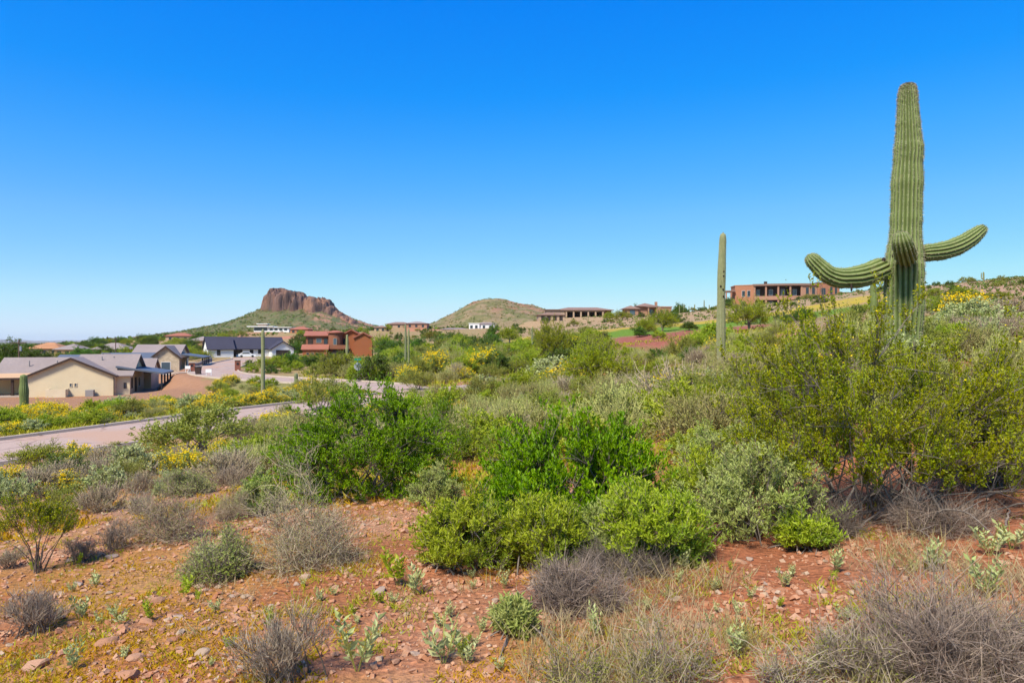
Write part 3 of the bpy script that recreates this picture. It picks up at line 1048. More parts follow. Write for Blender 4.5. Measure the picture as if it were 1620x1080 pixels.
# prototypes for the middle distance, about 1 m wide
PR = {}
PR['bursage'] = Proto('bursage_shrub', 'shrub', [plant_meshes('bursage_shrub', bush(100 + i, dome(0.9, 0.55), 10, 90, 10, 0.20, 5, (0.030, 0.012), 0.35, 5, 0.3, 0.008, 0.0035, 0.5, 0.8, 0.5, 0.7, 0.2, 0.12), mats('dark_twig', 'straw_twig', 'bursage'), True) for i in range(3)])
PR['lavender'] = Proto('bursage_shrub', 'shrub', [plant_meshes('bursage_shrub', bush(110 + i, dome(0.9, 0.55), 10, 90, 12, 0.22, 4, (0.030, 0.011), 0.35, 5, 0.3, 0.008, 0.004, 0.5, 0.8, 0.5, 0.7, 0.2, 0.12), mats('dark_twig', 'lavender_twig', 'bursage_lav'), True) for i in range(3)])
PR['silver'] = Proto('brittlebush', 'shrub', [plant_meshes('brittlebush', bush(120 + i, dome(0.9, 0.55), 10, 80, 7, 0.16, 7, (0.055, 0.026), 0.5, 5, 0.3, 0.008, 0.003, 0.5, 0.8, 0.5, 0.8, 0.25, 0.12), mats('dark_twig', 'twig', 'silver'), True) for i in range(2)])
PR['bloom'] = Proto('flowering_brittlebush', 'shrub', [plant_meshes('flowering_brittlebush', bush(130 + i, dome(0.9, 0.5), 10, 90, 7, 0.16, 6, (0.05, 0.024), 0.5, 5, 0.3, 0.008, 0.003, 0.5, 0.8, 0.5, 0.8, 0.25, 0.12, 850, 0.034, 0.12, fl_on=1.25), mats('dark_twig', 'green_twig', 'sage'), True) for i in range(3)])
PR['green'] = Proto('green_shrub', 'shrub', [plant_meshes('green_shrub', bush(140 + i, dome(0.9, 0.6), 10, 95, 7, 0.15, 7, (0.045, 0.020), 0.45, 4, 0.35, 0.008, 0.003, 0.5, 0.8, 0.5, 0.8, 0.25, 0.12), mats('dark_twig', 'green_twig', 'lance'), True) for i in range(2)])
PR['olive'] = Proto('creosote_shrub', 'shrub', [plant_meshes('creosote_shrub', bush(150 + i, dome(0.95, 0.85, 0.12), 16, 110, 7, 0.18, 7, (0.030, 0.014), 0.35, 15, 0.45, 0.009, 0.003, 0.7, 0.7, 0.6, 0.9, 0.2, 0.06), mats('bark', 'dark_twig', 'creosote2'), True) for i in range(3)])
PR['moss'] = Proto('creosote_shrub', 'shrub', [plant_meshes('creosote_shrub', bush(160 + i, dome(0.95, 0.75, 0.08), 16, 110, 7, 0.17, 7, (0.032, 0.015), 0.35, 10, 0.45, 0.009, 0.003, 0.6, 0.7, 0.6, 0.9, 0.2, 0.06), mats('bark', 'green_twig', 'olive'), True) for i in range(2)])
PR['dark'] = Proto('dark_shrub', 'shrub', [plant_meshes('dark_shrub', bush(170 + i, dome(0.9, 0.7), 10, 100, 7, 0.15, 8, (0.045, 0.022), 0.5, 2, 0.3, 0.008, 0.003, 0.4, 0.8, 0.5, 0.8, 0.2, 0.1), mats('dark_twig', 'dark_twig', 'darkleaf'), True) for i in range(2)])


def tree_meshes(nm, seed, leafm, twigm, w, h, trunk, **kw):
    """trunk and crown meshes; a tree is an Empty with the two as parts"""
    a = dict(stems=11, clumps=150, twigs=10, twig_len=0.75, nleaf=7, leaf=(0.15, 0.06), shell=0.45, el_min=0, lump=0.4, stem_r=0.07,
             twig_r=0.012, up=0.4, out=0.7, rnd=0.7, lrnd=0.9, lup=0.1, base_r=0.1, trunk=trunk, stem_bow=0.1)
    a.update(kw)
    res = bush(seed, [(0, 0, w / 2, w / 2, h * .92, trunk * 1.35, 1.0), (w * .16, 0, w / 3, w / 3, h * .8, trunk, .5), (-w * .18, w * .1, w / 3, w / 3, h * .72, trunk, .5)], **a)
    t = MB().add(res['wood'][0], res['wood'][1], 0, True).mesh(nm + '_trunk', M['bark'])
    c = MB().add(res['twig'][0], res['twig'][1], 0).add(res['leaf'][0], res['leaf'][1], 1).mesh(nm + '_crown', [M[twigm], M[leafm]])
    return (t, c, w, h)


TREES = {
    'palo': [tree_meshes('palo_verde_tree', 200 + i, 'paloverde', 'green_twig', 5.2, 4.0, 0.7) for i in range(3)],
    'mesq': [tree_meshes('mesquite_tree', 210 + i, 'mesquite', 'dark_twig', 5.0, 4.2, 0.8, clumps=190, nleaf=8, leaf=(0.19, 0.085)) for i in range(2)],
}
TREE_NAME = {'palo': ('palo_verde_tree', 'tree'), 'mesq': ('mesquite_tree', 'tree')}


def put_tree(k, pos, w, h, rng, label, group=None, idx=None):
    i = int(rng.integers(len(TREES[k]))) if idx is None else idx
    t, c, w0, h0 = TREES[k][i]
    e = empty(TREE_NAME[k][0], (pos[0], pos[1], pos[2] - 0.05), rng.uniform(0, 6.28), label, TREE_NAME[k][1], group)
    e.scale = (w / w0, w / w0, h / h0)
    link('trunk', t, e); link('crown', c, e)['kind'] = 'stuff'
    return e

# ------------------------------------------------------------------ buildings
M['cream'] = surf('cream_stucco', (0.66, 0.54, 0.345), (0.61, 0.49, 0.31), 0.8, 0.9, 0.25)
M['cream_light'] = surf('light_stucco', (0.68, 0.56, 0.38), (0.62, 0.50, 0.33), 0.8, 0.9, 0.2)
M['stone'] = surf('stone_veneer', (0.55, 0.44, 0.30), (0.36, 0.28, 0.19), 2.6, 0.9, 0.6, 0.05)
M['tile_grey'] = tiles('grey_pink_tile', (0.30, 0.235, 0.205), (0.24, 0.195, 0.18))
M['metal_blue'] = surf('slate_metal_roof', (0.105, 0.12, 0.145), (0.085, 0.10, 0.125), 0.6, 0.55, 0.1, 0.01, 0.4)
M['shingle'] = tiles('charcoal_shingle', (0.055, 0.052, 0.075), (0.045, 0.042, 0.06), 0.25)
M['white'] = surf('white_stucco', (0.74, 0.73, 0.70), (0.68, 0.67, 0.64), 0.8, 0.85, 0.1)
M['trim'] = surf('dark_brown_trim', (0.055, 0.032, 0.025), (0.045, 0.028, 0.02), 2, 0.7, 0.1)
M['black'] = surf('black_metal', (0.015, 0.017, 0.02), (0.02, 0.022, 0.025), 2, 0.6, 0)
M['terra'] = surf('terracotta_stucco', (0.30, 0.10, 0.04), (0.27, 0.09, 0.036), 0.7, 0.9, 0.2)
M['terra_dark'] = surf('dark_terracotta_stucco', (0.24, 0.095, 0.05), (0.21, 0.085, 0.047), 0.7, 0.9, 0.2)
M['red_tile'] = tiles('red_clay_tile', (0.36, 0.13, 0.08), (0.28, 0.10, 0.065))
M['orange_tile'] = tiles('orange_clay_tile', (0.46, 0.22, 0.10), (0.38, 0.18, 0.09))
M['tan'] = surf('tan_stucco', (0.42, 0.29, 0.19), (0.38, 0.26, 0.17), 0.7, 0.9, 0.2)
M['pinktan'] = surf('pink_tan_stucco', (0.37, 0.20, 0.125), (0.32, 0.17, 0.11), 0.5, 0.9, 0.2)
M['adobe'] = surf('adobe_stucco', (0.37, 0.165, 0.085), (0.33, 0.145, 0.08), 0.5, 0.9, 0.2)
M['tile_brown'] = tiles('brown_tile', (0.27, 0.165, 0.12), (0.21, 0.13, 0.10))
M['patio'] = surf('tan_patio_deck', (0.55, 0.34, 0.18), (0.48, 0.30, 0.16), 0.6, 0.85, 0.1)
M['glass'] = glass('dark_glass')
M['glass_blue'] = glass('blue_grey_glass', (0.06, 0.09, 0.11))
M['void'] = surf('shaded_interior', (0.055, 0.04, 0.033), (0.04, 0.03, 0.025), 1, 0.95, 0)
M['block'] = surf('grey_block', (0.30, 0.27, 0.255), (0.25, 0.225, 0.21), 1.6, 0.95, 0.3)
M['brick'] = surf('red_brick', (0.28, 0.10, 0.065), (0.20, 0.075, 0.05), 5, 0.9, 0.4)
M['steel'] = surf('galvanised_steel', (0.42, 0.43, 0.43), (0.36, 0.37, 0.37), 3, 0.5, 0, 0.01, 0.5, 0.6)
M['sign_green'] = surf('sign_green', (0.02, 0.22, 0.10), (0.02, 0.19, 0.09), 3, 0.5, 0)
M['pole_wood'] = surf('pole_wood', (0.13, 0.085, 0.06), (0.09, 0.06, 0.045), 8, 0.9, 0.3)
M['car_white'] = surf('white_car_paint', (0.75, 0.75, 0.75), (0.73, 0.73, 0.73), 3, 0.25, 0, 0.01, 0.6)
M['rubber'] = surf('rubber', (0.02, 0.02, 0.02), (0.03, 0.03, 0.03), 3, 0.8, 0)


def part(name, parent, mat, *boxes):
    mb = MB()
    for b in boxes:
        mb.box(*b)
    return mb.build(name, M[mat], parent)


def gable(parent, wall, roof, x0, x1, y0, y1, z0, ze, rise, axis='x', over=0.45, th=0.22, trim=None):
    """a block with a ridge roof: wall (with its gable triangles) and roof are parts"""
    mb = MB()
    if axis == 'x':
        ym = (y0 + y1) / 2
        V = [(x0, y0, z0), (x1, y0, z0), (x1, y1, z0), (x0, y1, z0), (x0, y0, ze), (x1, y0, ze), (x1, y1, ze), (x0, y1, ze), (x0, ym, ze + rise), (x1, ym, ze + rise)]
        mb.add(V, [(0, 1, 5, 4), (2, 3, 7, 6), (0, 3, 2, 1), (4, 5, 9, 8), (6, 7, 8, 9)]).add(V, [(1, 2, 6, 9, 5)]).add(V, [(3, 0, 4, 8, 7)])
        s = rise / (ym - y0)
        rf = MB()
        a0, a1, zo = x0 - over, x1 + over, ze - over * s + 0.05
        rf.slab((a0, y0 - over, zo + th), (a1, y0 - over, zo + th), (a1, ym, ze + rise + 0.05 + th), (a0, ym, ze + rise + 0.05 + th), th)
        rf.slab((a0, ym + 0.004, ze + rise + 0.05 + th), (a1, ym + 0.004, ze + rise + 0.05 + th), (a1, y1 + over, zo + th), (a0, y1 + over, zo + th), th)
    else:
        xm = (x0 + x1) / 2
        V = [(x0, y0, z0), (x1, y0, z0), (x1, y1, z0), (x0, y1, z0), (x0, y0, ze), (x1, y0, ze), (x1, y1, ze), (x0, y1, ze), (xm, y0, ze + rise), (xm, y1, ze + rise)]
        mb.add(V, [(1, 2, 6, 5), (3, 0, 4, 7), (0, 3, 2, 1), (5, 6, 9, 8), (7, 4, 8, 9)]).add(V, [(0, 1, 5, 8, 4)]).add(V, [(2, 3, 7, 9, 6)])
        s = rise / (xm - x0)
        rf = MB()
        b0, b1, zo = y0 - over, y1 + over, ze - over * s + 0.05
        rf.slab((x0 - over, b0, zo + th), (xm, b0, ze + rise + 0.05 + th), (xm, b1, ze + rise + 0.05 + th), (x0 - over, b1, zo + th), th)
        rf.slab((xm + 0.004, b0, ze + rise + 0.05 + th), (x1 + over, b0, zo + th), (x1 + over, b1, zo + th), (xm + 0.004, b1, ze + rise + 0.05 + th), th)
    w = mb.build('wall', M[wall], parent)
    r = rf.build('roof', M[roof], parent)
    if trim and axis == 'y':
        t = MB()
        b0 = y0 - over
        for (xa, za, xb, zb) in ((x0 - over, zo, xm, ze + rise + 0.05), (xm, ze + rise + 0.05, x1 + over, zo)):
            t.hexa([(xa, b0 - 0.05, za - 0.12), (xb, b0 - 0.05, zb - 0.12), (xb, b0 - 0.003, zb - 0.12), (xa, b0 - 0.003, za - 0.12),
                    (xa, b0 - 0.05, za + th * .85), (xb, b0 - 0.05, zb + th * .85), (xb, b0 - 0.003, zb + th * .85), (xa, b0 - 0.003, za + th * .85)])
        t.build('fascia', M[trim], r)
    return w, r


def hip(parent, roof, x0, x1, y0, y1, ze, rise, over=0.5, th=0.2):
    x0 -= over; x1 += over; y0 -= over; y1 += over
    w, d = x1 - x0, y1 - y0
    ins = min(w, d) / 2
    if w >= d:
        A, B = (x0 + ins, (y0 + y1) / 2, ze + rise), (x1 - ins, (y0 + y1) / 2, ze + rise)
    else:
        A, B = ((x0 + x1) / 2, y0 + ins, ze + rise), ((x0 + x1) / 2, y1 - ins, ze + rise)
    V = [(x0, y0, ze), (x1, y0, ze), (x1, y1, ze), (x0, y1, ze), A, B, (x0, y0, ze - th), (x1, y0, ze - th), (x1, y1, ze - th), (x0, y1, ze - th)]
    mb = MB()
    if w >= d:
        mb.add(V, [(0, 1, 5, 4), (2, 3, 4, 5)]).add(V, [(1, 2, 5), (3, 0, 4)])
    else:
        mb.add(V, [(1, 2, 5, 4), (3, 0, 4, 5)]).add(V, [(0, 1, 4), (2, 3, 5)])
    mb.add(V, [(6, 7, 1, 0), (7, 8, 2, 1), (8, 9, 3, 2), (9, 6, 0, 3), (9, 8, 7, 6)])
    return mb.build('roof', M[roof], parent)


def window(parent, x, y, z, w, h, face='-y', frame='trim', pane='glass', name='window'):
    """frame stands proud of the wall, the pane is set back inside it"""
    f = MB(); g = MB(); t = 0.07
    hw, hh = w / 2, h / 2
    if face == '-y':
        f.box(x - hw - t, x - hw, y - 0.06, y + 0.03, z - hh - t, z + hh + t).box(x + hw, x + hw + t, y - 0.06, y + 0.03, z - hh - t, z + hh + t)
        f.box(x - hw, x + hw, y - 0.06, y + 0.03, z + hh, z + hh + t).box(x - hw, x + hw, y - 0.06, y + 0.03, z - hh - t, z - hh)
        g.box(x - hw, x + hw, y - 0.02, y + 0.02, z - hh, z + hh)
    else:
        s = 1 if face == '+x' else -1
        X0, X1 = sorted((x + 0.06 * s, x - 0.03 * s)); G0, G1 = sorted((x + 0.02 * s, x - 0.02 * s))
        f.box(X0, X1, y - hw - t, y - hw, z - hh - t, z + hh + t).box(X0, X1, y + hw, y + hw + t, z - hh - t, z + hh + t)
        f.box(X0, X1, y - hw, y + hw, z + hh, z + hh + t).box(X0, X1, y - hw, y + hw, z - hh - t, z - hh)
        g.box(G0, G1, y - hw, y + hw, z - hh, z + hh)
    o = f.build(name, M[frame], parent)
    g.build('pane', M[pane], o)
    return o


def house(px, d, py, deg, label, name='house'):
    p = at(px, py, d)
    return empty(name, p, R(deg), label, 'house')


# cream house with the wide gable, bottom left
H = house(42, 95, 626.5, 18, 'cream stucco house with wide gable wall and dark slate porch roof at left')
gable(H, 'cream', 'tile_grey', 0, 10.85, 0, 13, -0.9, 2.65, 2.45, 'y', 0.35, 0.2, 'trim')
gable(H, 'cream', 'tile_grey', -5.5, 4.5, 5.5, 14.5, -0.4, 2.6, 2.35, 'x', 0.5, 0.2)
gable(H, 'cream', 'tile_grey', 5.5, 12.6, 0.9, 11.5, -0.9, 2.7, 2.75, 'x', 0.5, 0.2)
gable(H, 'cream', 'tile_grey', 9.5, 13.6, 11.2, 18, -0.5, 2.7, 1.9, 'x', 0.4, 0.2)
pr = MB()
pr.slab((10.6, 1.6, 4.0), (17.0, 1.6, 2.95), (17.0, 10.6, 2.95), (10.6, 10.6, 4.0), 0.25)
pr.build('porch_roof', M['metal_blue'], H)
for i in range(4):
    part('porch_post', H, 'black', (16.5, 16.72, 2.0 + i * 2.6, 2.22 + i * 2.6, -0.5, 2.8))
part('porch_floor', H, 'concrete', (12.7, 17.2, 1.2, 11, -0.9, 0.02))
part('door', H, 'trim', (12.55, 12.68, 4.2, 5.3, 0.03, 2.2))
window(H, 12.6, 7.4, 1.4, 1.5, 1.3, '+x', 'white')
window(H, 12.6, 2.2, 1.5, 0.7, 1.5, '+x', 'trim')
window(H, 5.35, 0, 1.45, 0.26, 0.42, '-y', 'cream_light', 'glass_blue')
window(H, 5.95, 0, 1.45, 0.26, 0.42, '-y', 'cream_light', 'glass_blue')
window(H, 12.0, 0.9, 1.2, 0.22, 0.7, '-y', 'trim', 'glass_blue')
part('equipment_screen', H, 'cream_light', (2.7, 5.1, -1.5, -1.35, -0.6, 0.95), (2.7, 2.85, -1.35, -0.01, -0.6, 0.95), (4.95, 5.1, -1.35, -0.01, -0.6, 0.95))
for vx, vy in ((8.2, 4.5), (9.6, 5.2), (-2.0, 7.5), (1.5, 7.8)):
    MB().cyl(vx, vy, 3.4, 5.35 if vx > 5 else 4.75, 0.09, None, 8).build('vent_pipe', M['block'], H)
part('downspout', H, 'trim', (10.7, 10.8, -0.08, -0.01, -0.6, 2.5))
part('air_conditioner', H, 'block', (7.4, 8.4, -1.1, -0.2, -0.6, 0.75))
pc = MB(); pc.slab((-8.5, 1.0, 2.55), (-0.03, 1.0, 2.55), (-0.03, 6, 3.0), (-8.5, 6, 3.0), 0.2)
pc.build('patio_roof', M['patio'], H)
part('patio_beam', H, 'trim', (-8.5, -0.02, 0.86, 0.99, 2.25, 2.52))
for xx in (-5.0, -2.2, -7.6):
    part('patio_post', H, 'trim', (xx, xx + 0.3, 1.05, 1.35, -0.6, 2.34))
part('patio_floor', H, 'concrete', (-8.6, -0.05, 0.7, 6, -0.7, 0.03))

# second cream house up the street
H = house(200, 126, 590, 16, 'cream house with stone gable front and slate porch up the left street')
gable(H, 'cream_light', 'tile_grey', 0.5, 8.2, 2, 14, -0.6, 2.9, 2.1, 'x', 0.5, 0.2)
gable(H, 'stone', 'tile_grey', 4.4, 9.0, -0.5, 7.5, -0.8, 2.9, 1.9, 'y', 0.4, 0.2, 'trim')
gable(H, 'cream', 'metal_blue', -4, 4.2, -2, 5, -0.6, 2.3, 1.2, 'x', 0.4, 0.2)
pr = MB(); pr.slab((9.2, 0.2, 3.5), (13.2, 0.2, 2.9), (13.2, 9, 2.9), (9.2, 9, 3.5), 0.22)
pr.build('porch_roof', M['metal_blue'], H)
for i in range(4):
    part('porch_post', H, 'black', (12.8, 13.0, 0.5 + i * 2.5, 0.7 + i * 2.5, -0.4, 2.75))
part('porch_floor', H, 'concrete', (9.05, 13.3, 0, 9.2, -0.8, 0.0))
part('door', H, 'patio', (9.01, 9.1, 2.6, 3.7, 0.01, 2.2))
window(H, 6.7, -0.5, 1.2, 1.5, 1.5, '-y', 'white', 'glass_blue')
window(H, 9.0, 5.5, 1.4, 1.2, 1.2, '+x', 'white')

# slate-roofed house behind the cream one
H = house(72, 121, 603, 12, 'long slate-roofed house showing only its roof behind the wide gable')
gable(H, 'cream', 'metal_blue', 0, 13.5, 3, 11, -0.4, 2.6, 1.75, 'x', 0.5, 0.2)
gable(H, 'cream', 'tile_grey', 6.5, 12, 0.5, 9, -0.4, 2.7, 2.0, 'y', 0.4, 0.2, 'trim')

# white house with the charcoal roof
H = house(338, 195, 564.6, 33, 'white house with long charcoal roof at the top of the street')
gable(H, 'white', 'shingle', 0, 20, 1.2, 9.5, -0.6, 2.35, 3.2, 'x', 0.45, 0.2)
gable(H, 'white', 'shingle', -1.5, 5.2, -0.8, 8, -0.6, 2.3, 3.3, 'x', 0.45, 0.2)
gable(H, 'white', 'shingle', 15.6, 22.0, -2.2, 6, -0.6, 2.3, 2.1, 'y', 0.5, 0.2, 'shingle')
part('garage_door', H, 'void', (16.8, 20.8, -2.26, -2.19, -0.3, 1.9))
for x, w, h, z in ((7.2, 1.6, 1.3, 1.3), (13.2, 1.4, 1.1, 1.4), (10.6, 0.9, 1.0, 1.4)):
    window(H, x, 1.2, z, w, h, '-y', 'trim')
window(H, 1.2, -0.8, 1.3, 0.8, 1.5, '-y', 'trim')
part('door', H, 'trim', (5.35, 6.3, 1.12, 1.19, -0.3, 2.0))
window(H, -1.5, 3.2, 1.5, 1.0, 1.4, '-x', 'trim')

# two-storey terracotta house
H = house(480, 168, 563.2, 10, 'two-storey terracotta house with round tower and red tile roofs')
gable(H, 'terra_dark', 'red_tile', 0.4, 6.6, 1.5, 9, -0.8, 5.0, 1.0, 'x', 0.5, 0.2)
gable(H, 'terra', 'red_tile', 8.6, 14.2, 1.6, 10, -0.8, 5.0, 1.45, 'y', 0.5, 0.22, 'red_tile')
gable(H, 'terra', 'red_tile', 12.3, 16.6, -0.6, 8, -0.8, 4.55, 1.15, 'y', 0.35, 0.22, 'red_tile')
gable(H, 'terra', 'red_tile', 0, 5.8, -1.6, 1.4, -0.8, 1.7, 0.95, 'x', 0.35, 0.2)
t = MB(); t.cyl(7.6, 1.2, -0.8, 5.7, 1.75, None, 14); t.build('tower', M['terra_dark'], H)
t = MB(); t.cyl(7.6, 1.2, 5.7, 5.9, 2.15, 2.15, 14).cyl(7.6, 1.2, 5.9, 6.35, 2.1, 0.6, 14); t.build('tower_roof', M['red_tile'], H)
window(H, 7.6, -0.58, 3.6, 0.8, 1.5, '-y', 'tan', 'glass_blue')
part('balcony', H, 'terra_dark', (6.3, 11.2, -1.15, -0.72, 1.75, 2.75), (6.3, 11.2, -0.72, 1.6, 1.75, 1.9))
part('loggia', H, 'void', (9.2, 10.6, 1.5, 1.59, 2.2, 4.3))
part('loggia', H, 'void', (0.9, 2.1, 1.42, 1.49, 2.4, 4.4))
window(H, 3.5, 1.5, 3.8, 1.2, 1.0, '-y', 'tan', 'glass_blue')
window(H, 5.2, 1.5, 3.6, 0.8, 1.4, '-y', 'trim')
part('doorway', H, 'void', (7.0, 8.4, -0.7, -0.62, -0.4, 1.5))
part('doorway', H, 'void', (9.0, 11.0, 1.44, 1.5, -0.4, 1.6))
for xx in (1.2, 2.3, 3.4):
    window(H, xx, -1.6, 0.6, 0.6, 0.5, '-y', 'tan')
window(H, 12.3, 3.0, 3.6, 0.7, 1.0, '-x', 'trim')
pr = MB(); pr.slab((16.65, 0.5, 2.6), (19.0, 0.5, 1.8), (19.0, 5, 1.8), (16.65, 5, 2.6), 0.2); pr.build('side_roof', M['red_tile'], H)
for yy in (0.8, 4.6):
    part('post', H, 'terra', (18.5, 18.8, yy, yy + 0.3, -0.8, 1.75))

# white modern house on the butte's flank
H = house(394, 492, 524.2, 4, 'white flat-roofed modern house on the slope below the butte')
part('wall', H, 'white', (3, 28, 1, 12, -2.0, 3.2))
part('roof', H, 'white', (-1.5, 17, -0.5, 12.5, 3.3, 3.9), (14, 30, 0, 12.5, 2.9, 3.28))
part('upper_wall', H, 'tan', (5, 11, 4, 10, 3.92, 5.4))
part('upper_roof', H, 'white', (4.2, 12, 3.2, 11, 5.42, 5.8))
part('ribbon_window', H, 'glass', (3.3, 12.5, 0.9, 0.99, 0.6, 3.0))
for i in range(4):
    part('window', H, 'glass', (14.3 + i * 3.4, 16.4 + i * 3.4, 0.9, 0.99, 0.8, 2.4))
part('retaining_wall', H, 'pinktan', (-2, 26, -5, -4.4, -2.5, -0.4))

# red-roofed house right of it
H = house(459, 412, 527.6, -6, 'pinkish house with red tile roof left of the terracotta house')
part('wall', H, 'adobe', (0, 11, 0, 8, -1.5, 2.6)); hip(H, 'red_tile', 0, 11, 0, 8, 2.65, 1.7)
for x in (2, 5, 8.4):
    window(H, x, 0, 1.2, 1.4, 1.2)

# white house in front of the round hill
H = house(742, 394, 520.8, 3, 'low white house with tile roof at the foot of the round hill')
part('wall', H, 'white', (0, 6, 0, 7, -1, 3.2), (6.02, 15, 1, 8, -1, 2.9)); hip(H, 'tile_grey', 4, 16, 1, 8, 3.22, 0.9, 0.4)
part('parapet', H, 'white', (-0.2, 6.2, -0.2, 7.2, 3.22, 3.6))
for x, y in ((1.4, 0), (4.2, 0), (8.6, 1), (12.4, 1)):
    window(H, x, y, 1.4, 1.5, 1.8, '-y', 'white')
H = house(700, 388, 523.6, 2, 'grey flat roof just left of the low white house')
part('wall', H, 'tan', (0, 14, 1, 7, -1, 0.9)); hip(H, 'tile_grey', -1, 15, 0, 8, 1.1, 0.8, 0.6)

# long low house with columns
H = house(880, 278, 502.8, 2, 'long tan house with column porch above the golf course')
part('wall', H, 'tan', (0, 3.5, 0, 10, -1.5, 3.0), (3.52, 23, 3, 11, -1.5, 3.0))
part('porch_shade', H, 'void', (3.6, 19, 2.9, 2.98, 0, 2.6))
hip(H, 'tile_brown', 0, 23, 0, 11, 3.25, 1.3, 0.6)
part('beam', H, 'tan', (3.52, 20, -0.1, 0.4, 2.55, 3.0))
for i in range(6):
    part('column', H, 'tan', (3.8 + i * 3.0, 4.4 + i * 3.0, -0.2, 0.4, -1.0, 2.54))
part('terrace', H, 'tan', (-0.5, 24, -1.2, 2.85, -1.6, -0.05))
H = house(852, 258, 508, 4, 'smaller tan annex stepping down left of the column porch')
part('wall', H, 'tan', (0, 10, 0, 7, -1.2, 2.4)); hip(H, 'tile_brown', 0, 10, 0, 7, 2.5, 0.9, 0.5)
for i in range(4):
    part('opening', H, 'void', (1.0 + i * 2.3, 2.3 + i * 2.3, -0.05, -0.004, 0.1, 2.0))
part('upper_room', H, 'tan', (3.5, 8.5, 4, 9, 2.6, 4.4)); part('upper_roof', H, 'tile_brown', (3.0, 9.0, 3.4, 9.6, 4.42, 4.7))

# pinkish house with tile roofs
H = house(990, 268, 500.4, 4, 'pink-brown house with stepped tile roofs behind the palo verde trees')
part('wall', H, 'pinktan', (0.5, 5, 0, 8, -1, 3.0), (5.02, 12.5, 1.5, 9, -1, 4.0), (12.52, 18.5, 0.5, 8, -1, 3.6))
hip(H, 'tile_brown', 0, 5.2, 0, 8, 3.1, 1.3, 0.6); hip(H, 'tile_brown', 5, 12.8, 1.0, 9, 4.1, 1.4, 0.6)
part('parapet', H, 'pinktan', (14, 18.7, 0.3, 8.2, 3.62, 4.0))
part('porch_roof', H, 'tile_brown', (8.2, 12.6, -1.5, 1.1, 3.5, 3.8))
for x in (8.5, 11.9):
    part('column', H, 'pinktan', (x, x + 0.5, -1.3, -0.8, -1, 3.48))
window(H, 10.3, 1.5, 1.6, 2.4, 2.6, '-y', 'trim', 'glass_blue')
window(H, 2.6, 0, 1.5, 2.0, 2.0, '-y', 'trim', 'glass_blue')
for x in (14.4, 16.8):
    window(H, x, 0.5, 1.8, 0.7, 1.6, '-y', 'trim')
part('chimney', H, 'pinktan', (12.9, 13.8, 4, 5, 3.6, 6.0))

# large two-storey house on the hill, curved front
p0 = at(1245, 487, 318)
H = empty('mansion', p0, R(-6), 'large two-storey adobe mansion with curved balcony front on the right hill', 'house')


H.scale = (1.06, 1.0, 1.2)


def arc(u):
    """plan of the curved front: u in metres along it"""
    return np.array((u, 0.010 * u * u - 4.0))


def facet(name, mat, u0, u1, z0, z1, depth, off=0.0):
    n = max(2, int(abs(u1 - u0) / 3))
    us = np.linspace(u0, u1, n + 1)
    mb = MB()
    P = np.array([arc(u) for u in us]); P[:, 1] += off
    V = []
    for p in P:
        V += [(p[0], p[1], z0), (p[0], p[1], z1), (p[0], p[1] + depth, z1), (p[0], p[1] + depth, z0)]
    Fc = []
    for i in range(n):
        a = i * 4
        for q in range(4):
            Fc.append((a + q, a + 4 + q, a + 4 + (q + 1) % 4, a + (q + 1) % 4))
    mb.add(V, Fc).add(V, [(0, 1, 2, 3), (n * 4 + 3, n * 4 + 2, n * 4 + 1, n * 4)])
    return mb.build(name, M[mat], H)


facet('wall', 'adobe', -22, -14.5, -3, 8.6, 9)
facet('wall', 'pinktan', -14.4, 12, -3, 8.4, 6, 3.2)
facet('wall', 'pinktan', 5.6, 12, -3, 8.8, 5, 0.15)
facet('wall', 'adobe', 12.1, 22.5, -3, 9.3, 9)
facet('wall', 'pinktan', 22.6, 31, -3, 6.2, 8, 2)
facet('floor_band', 'pinktan', -14.4, 5.5, 3.0, 4.5, 3.1, 0.0)
facet('floor_band', 'pinktan', -14.4, 5.5, -0.3, 0.8, 3.1, 0.0)
facet('roof', 'tile_brown', -14.8, 12.2, 8.45, 9.2, 9, -0.5)
facet('parapet', 'adobe', -22.2, -14.3, 8.62, 9.0, 9.2, -0.1)
facet('roof', 'tile_brown', 12.0, 22.8, 9.32, 9.7, 9.2, -0.2)
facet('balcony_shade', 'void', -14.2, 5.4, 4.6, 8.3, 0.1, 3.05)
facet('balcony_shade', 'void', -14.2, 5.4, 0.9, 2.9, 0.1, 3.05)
for u in (-14.2, -9.6, -4.6, 0.4, 5.2):
    p = arc(u)
    part('column', H, 'pinktan', (p[0] - 0.35, p[0] + 0.35, p[1] + 0.05, p[1] + 0.7, 0.82, 2.98))
    part('column', H, 'pinktan', (p[0] - 0.35, p[0] + 0.35, p[1] + 0.05, p[1] + 0.7, 4.52, 8.43))
for u, z, w, h in ((-18.5, 5.6, 1.7, 2.2), (-16.5, 5.6, 1.4, 2.2), (7.6, 6.4, 1.2, 2.6), (10.3, 6.4, 1.2, 2.6), (14.5, 6.2, 2.2, 2.6), (18.4, 6.6, 1.0, 2.8), (20.6, 6.6, 1.0, 2.8),
                   (14.5, 1.8, 2.4, 1.6), (18.4, 1.8, 1.2, 1.8), (20.8, 1.8, 1.2, 1.8), (8.0, 1.8, 2.0, 1.8), (10.6, 1.8, 1.2, 1.8), (-18.4, 1.6, 2.4, 2.0)):
    p = arc(u)
    window(H, p[0], p[1] - 0.12 + (0.15 if 5.6 < u < 12 else 0), z, w, h, '-y', 'pinktan' if u > 5 else 'white')
for u in (-12, -7, -2, 3):
    p = arc(u)
    window(H, p[0], p[1] + 2.95, 6.0, 1.6, 2.2, '-y', 'white', 'glass_blue')
    window(H, p[0], p[1] + 2.95, 1.7, 1.5, 1.5, '-y', 'white', 'glass_blue')
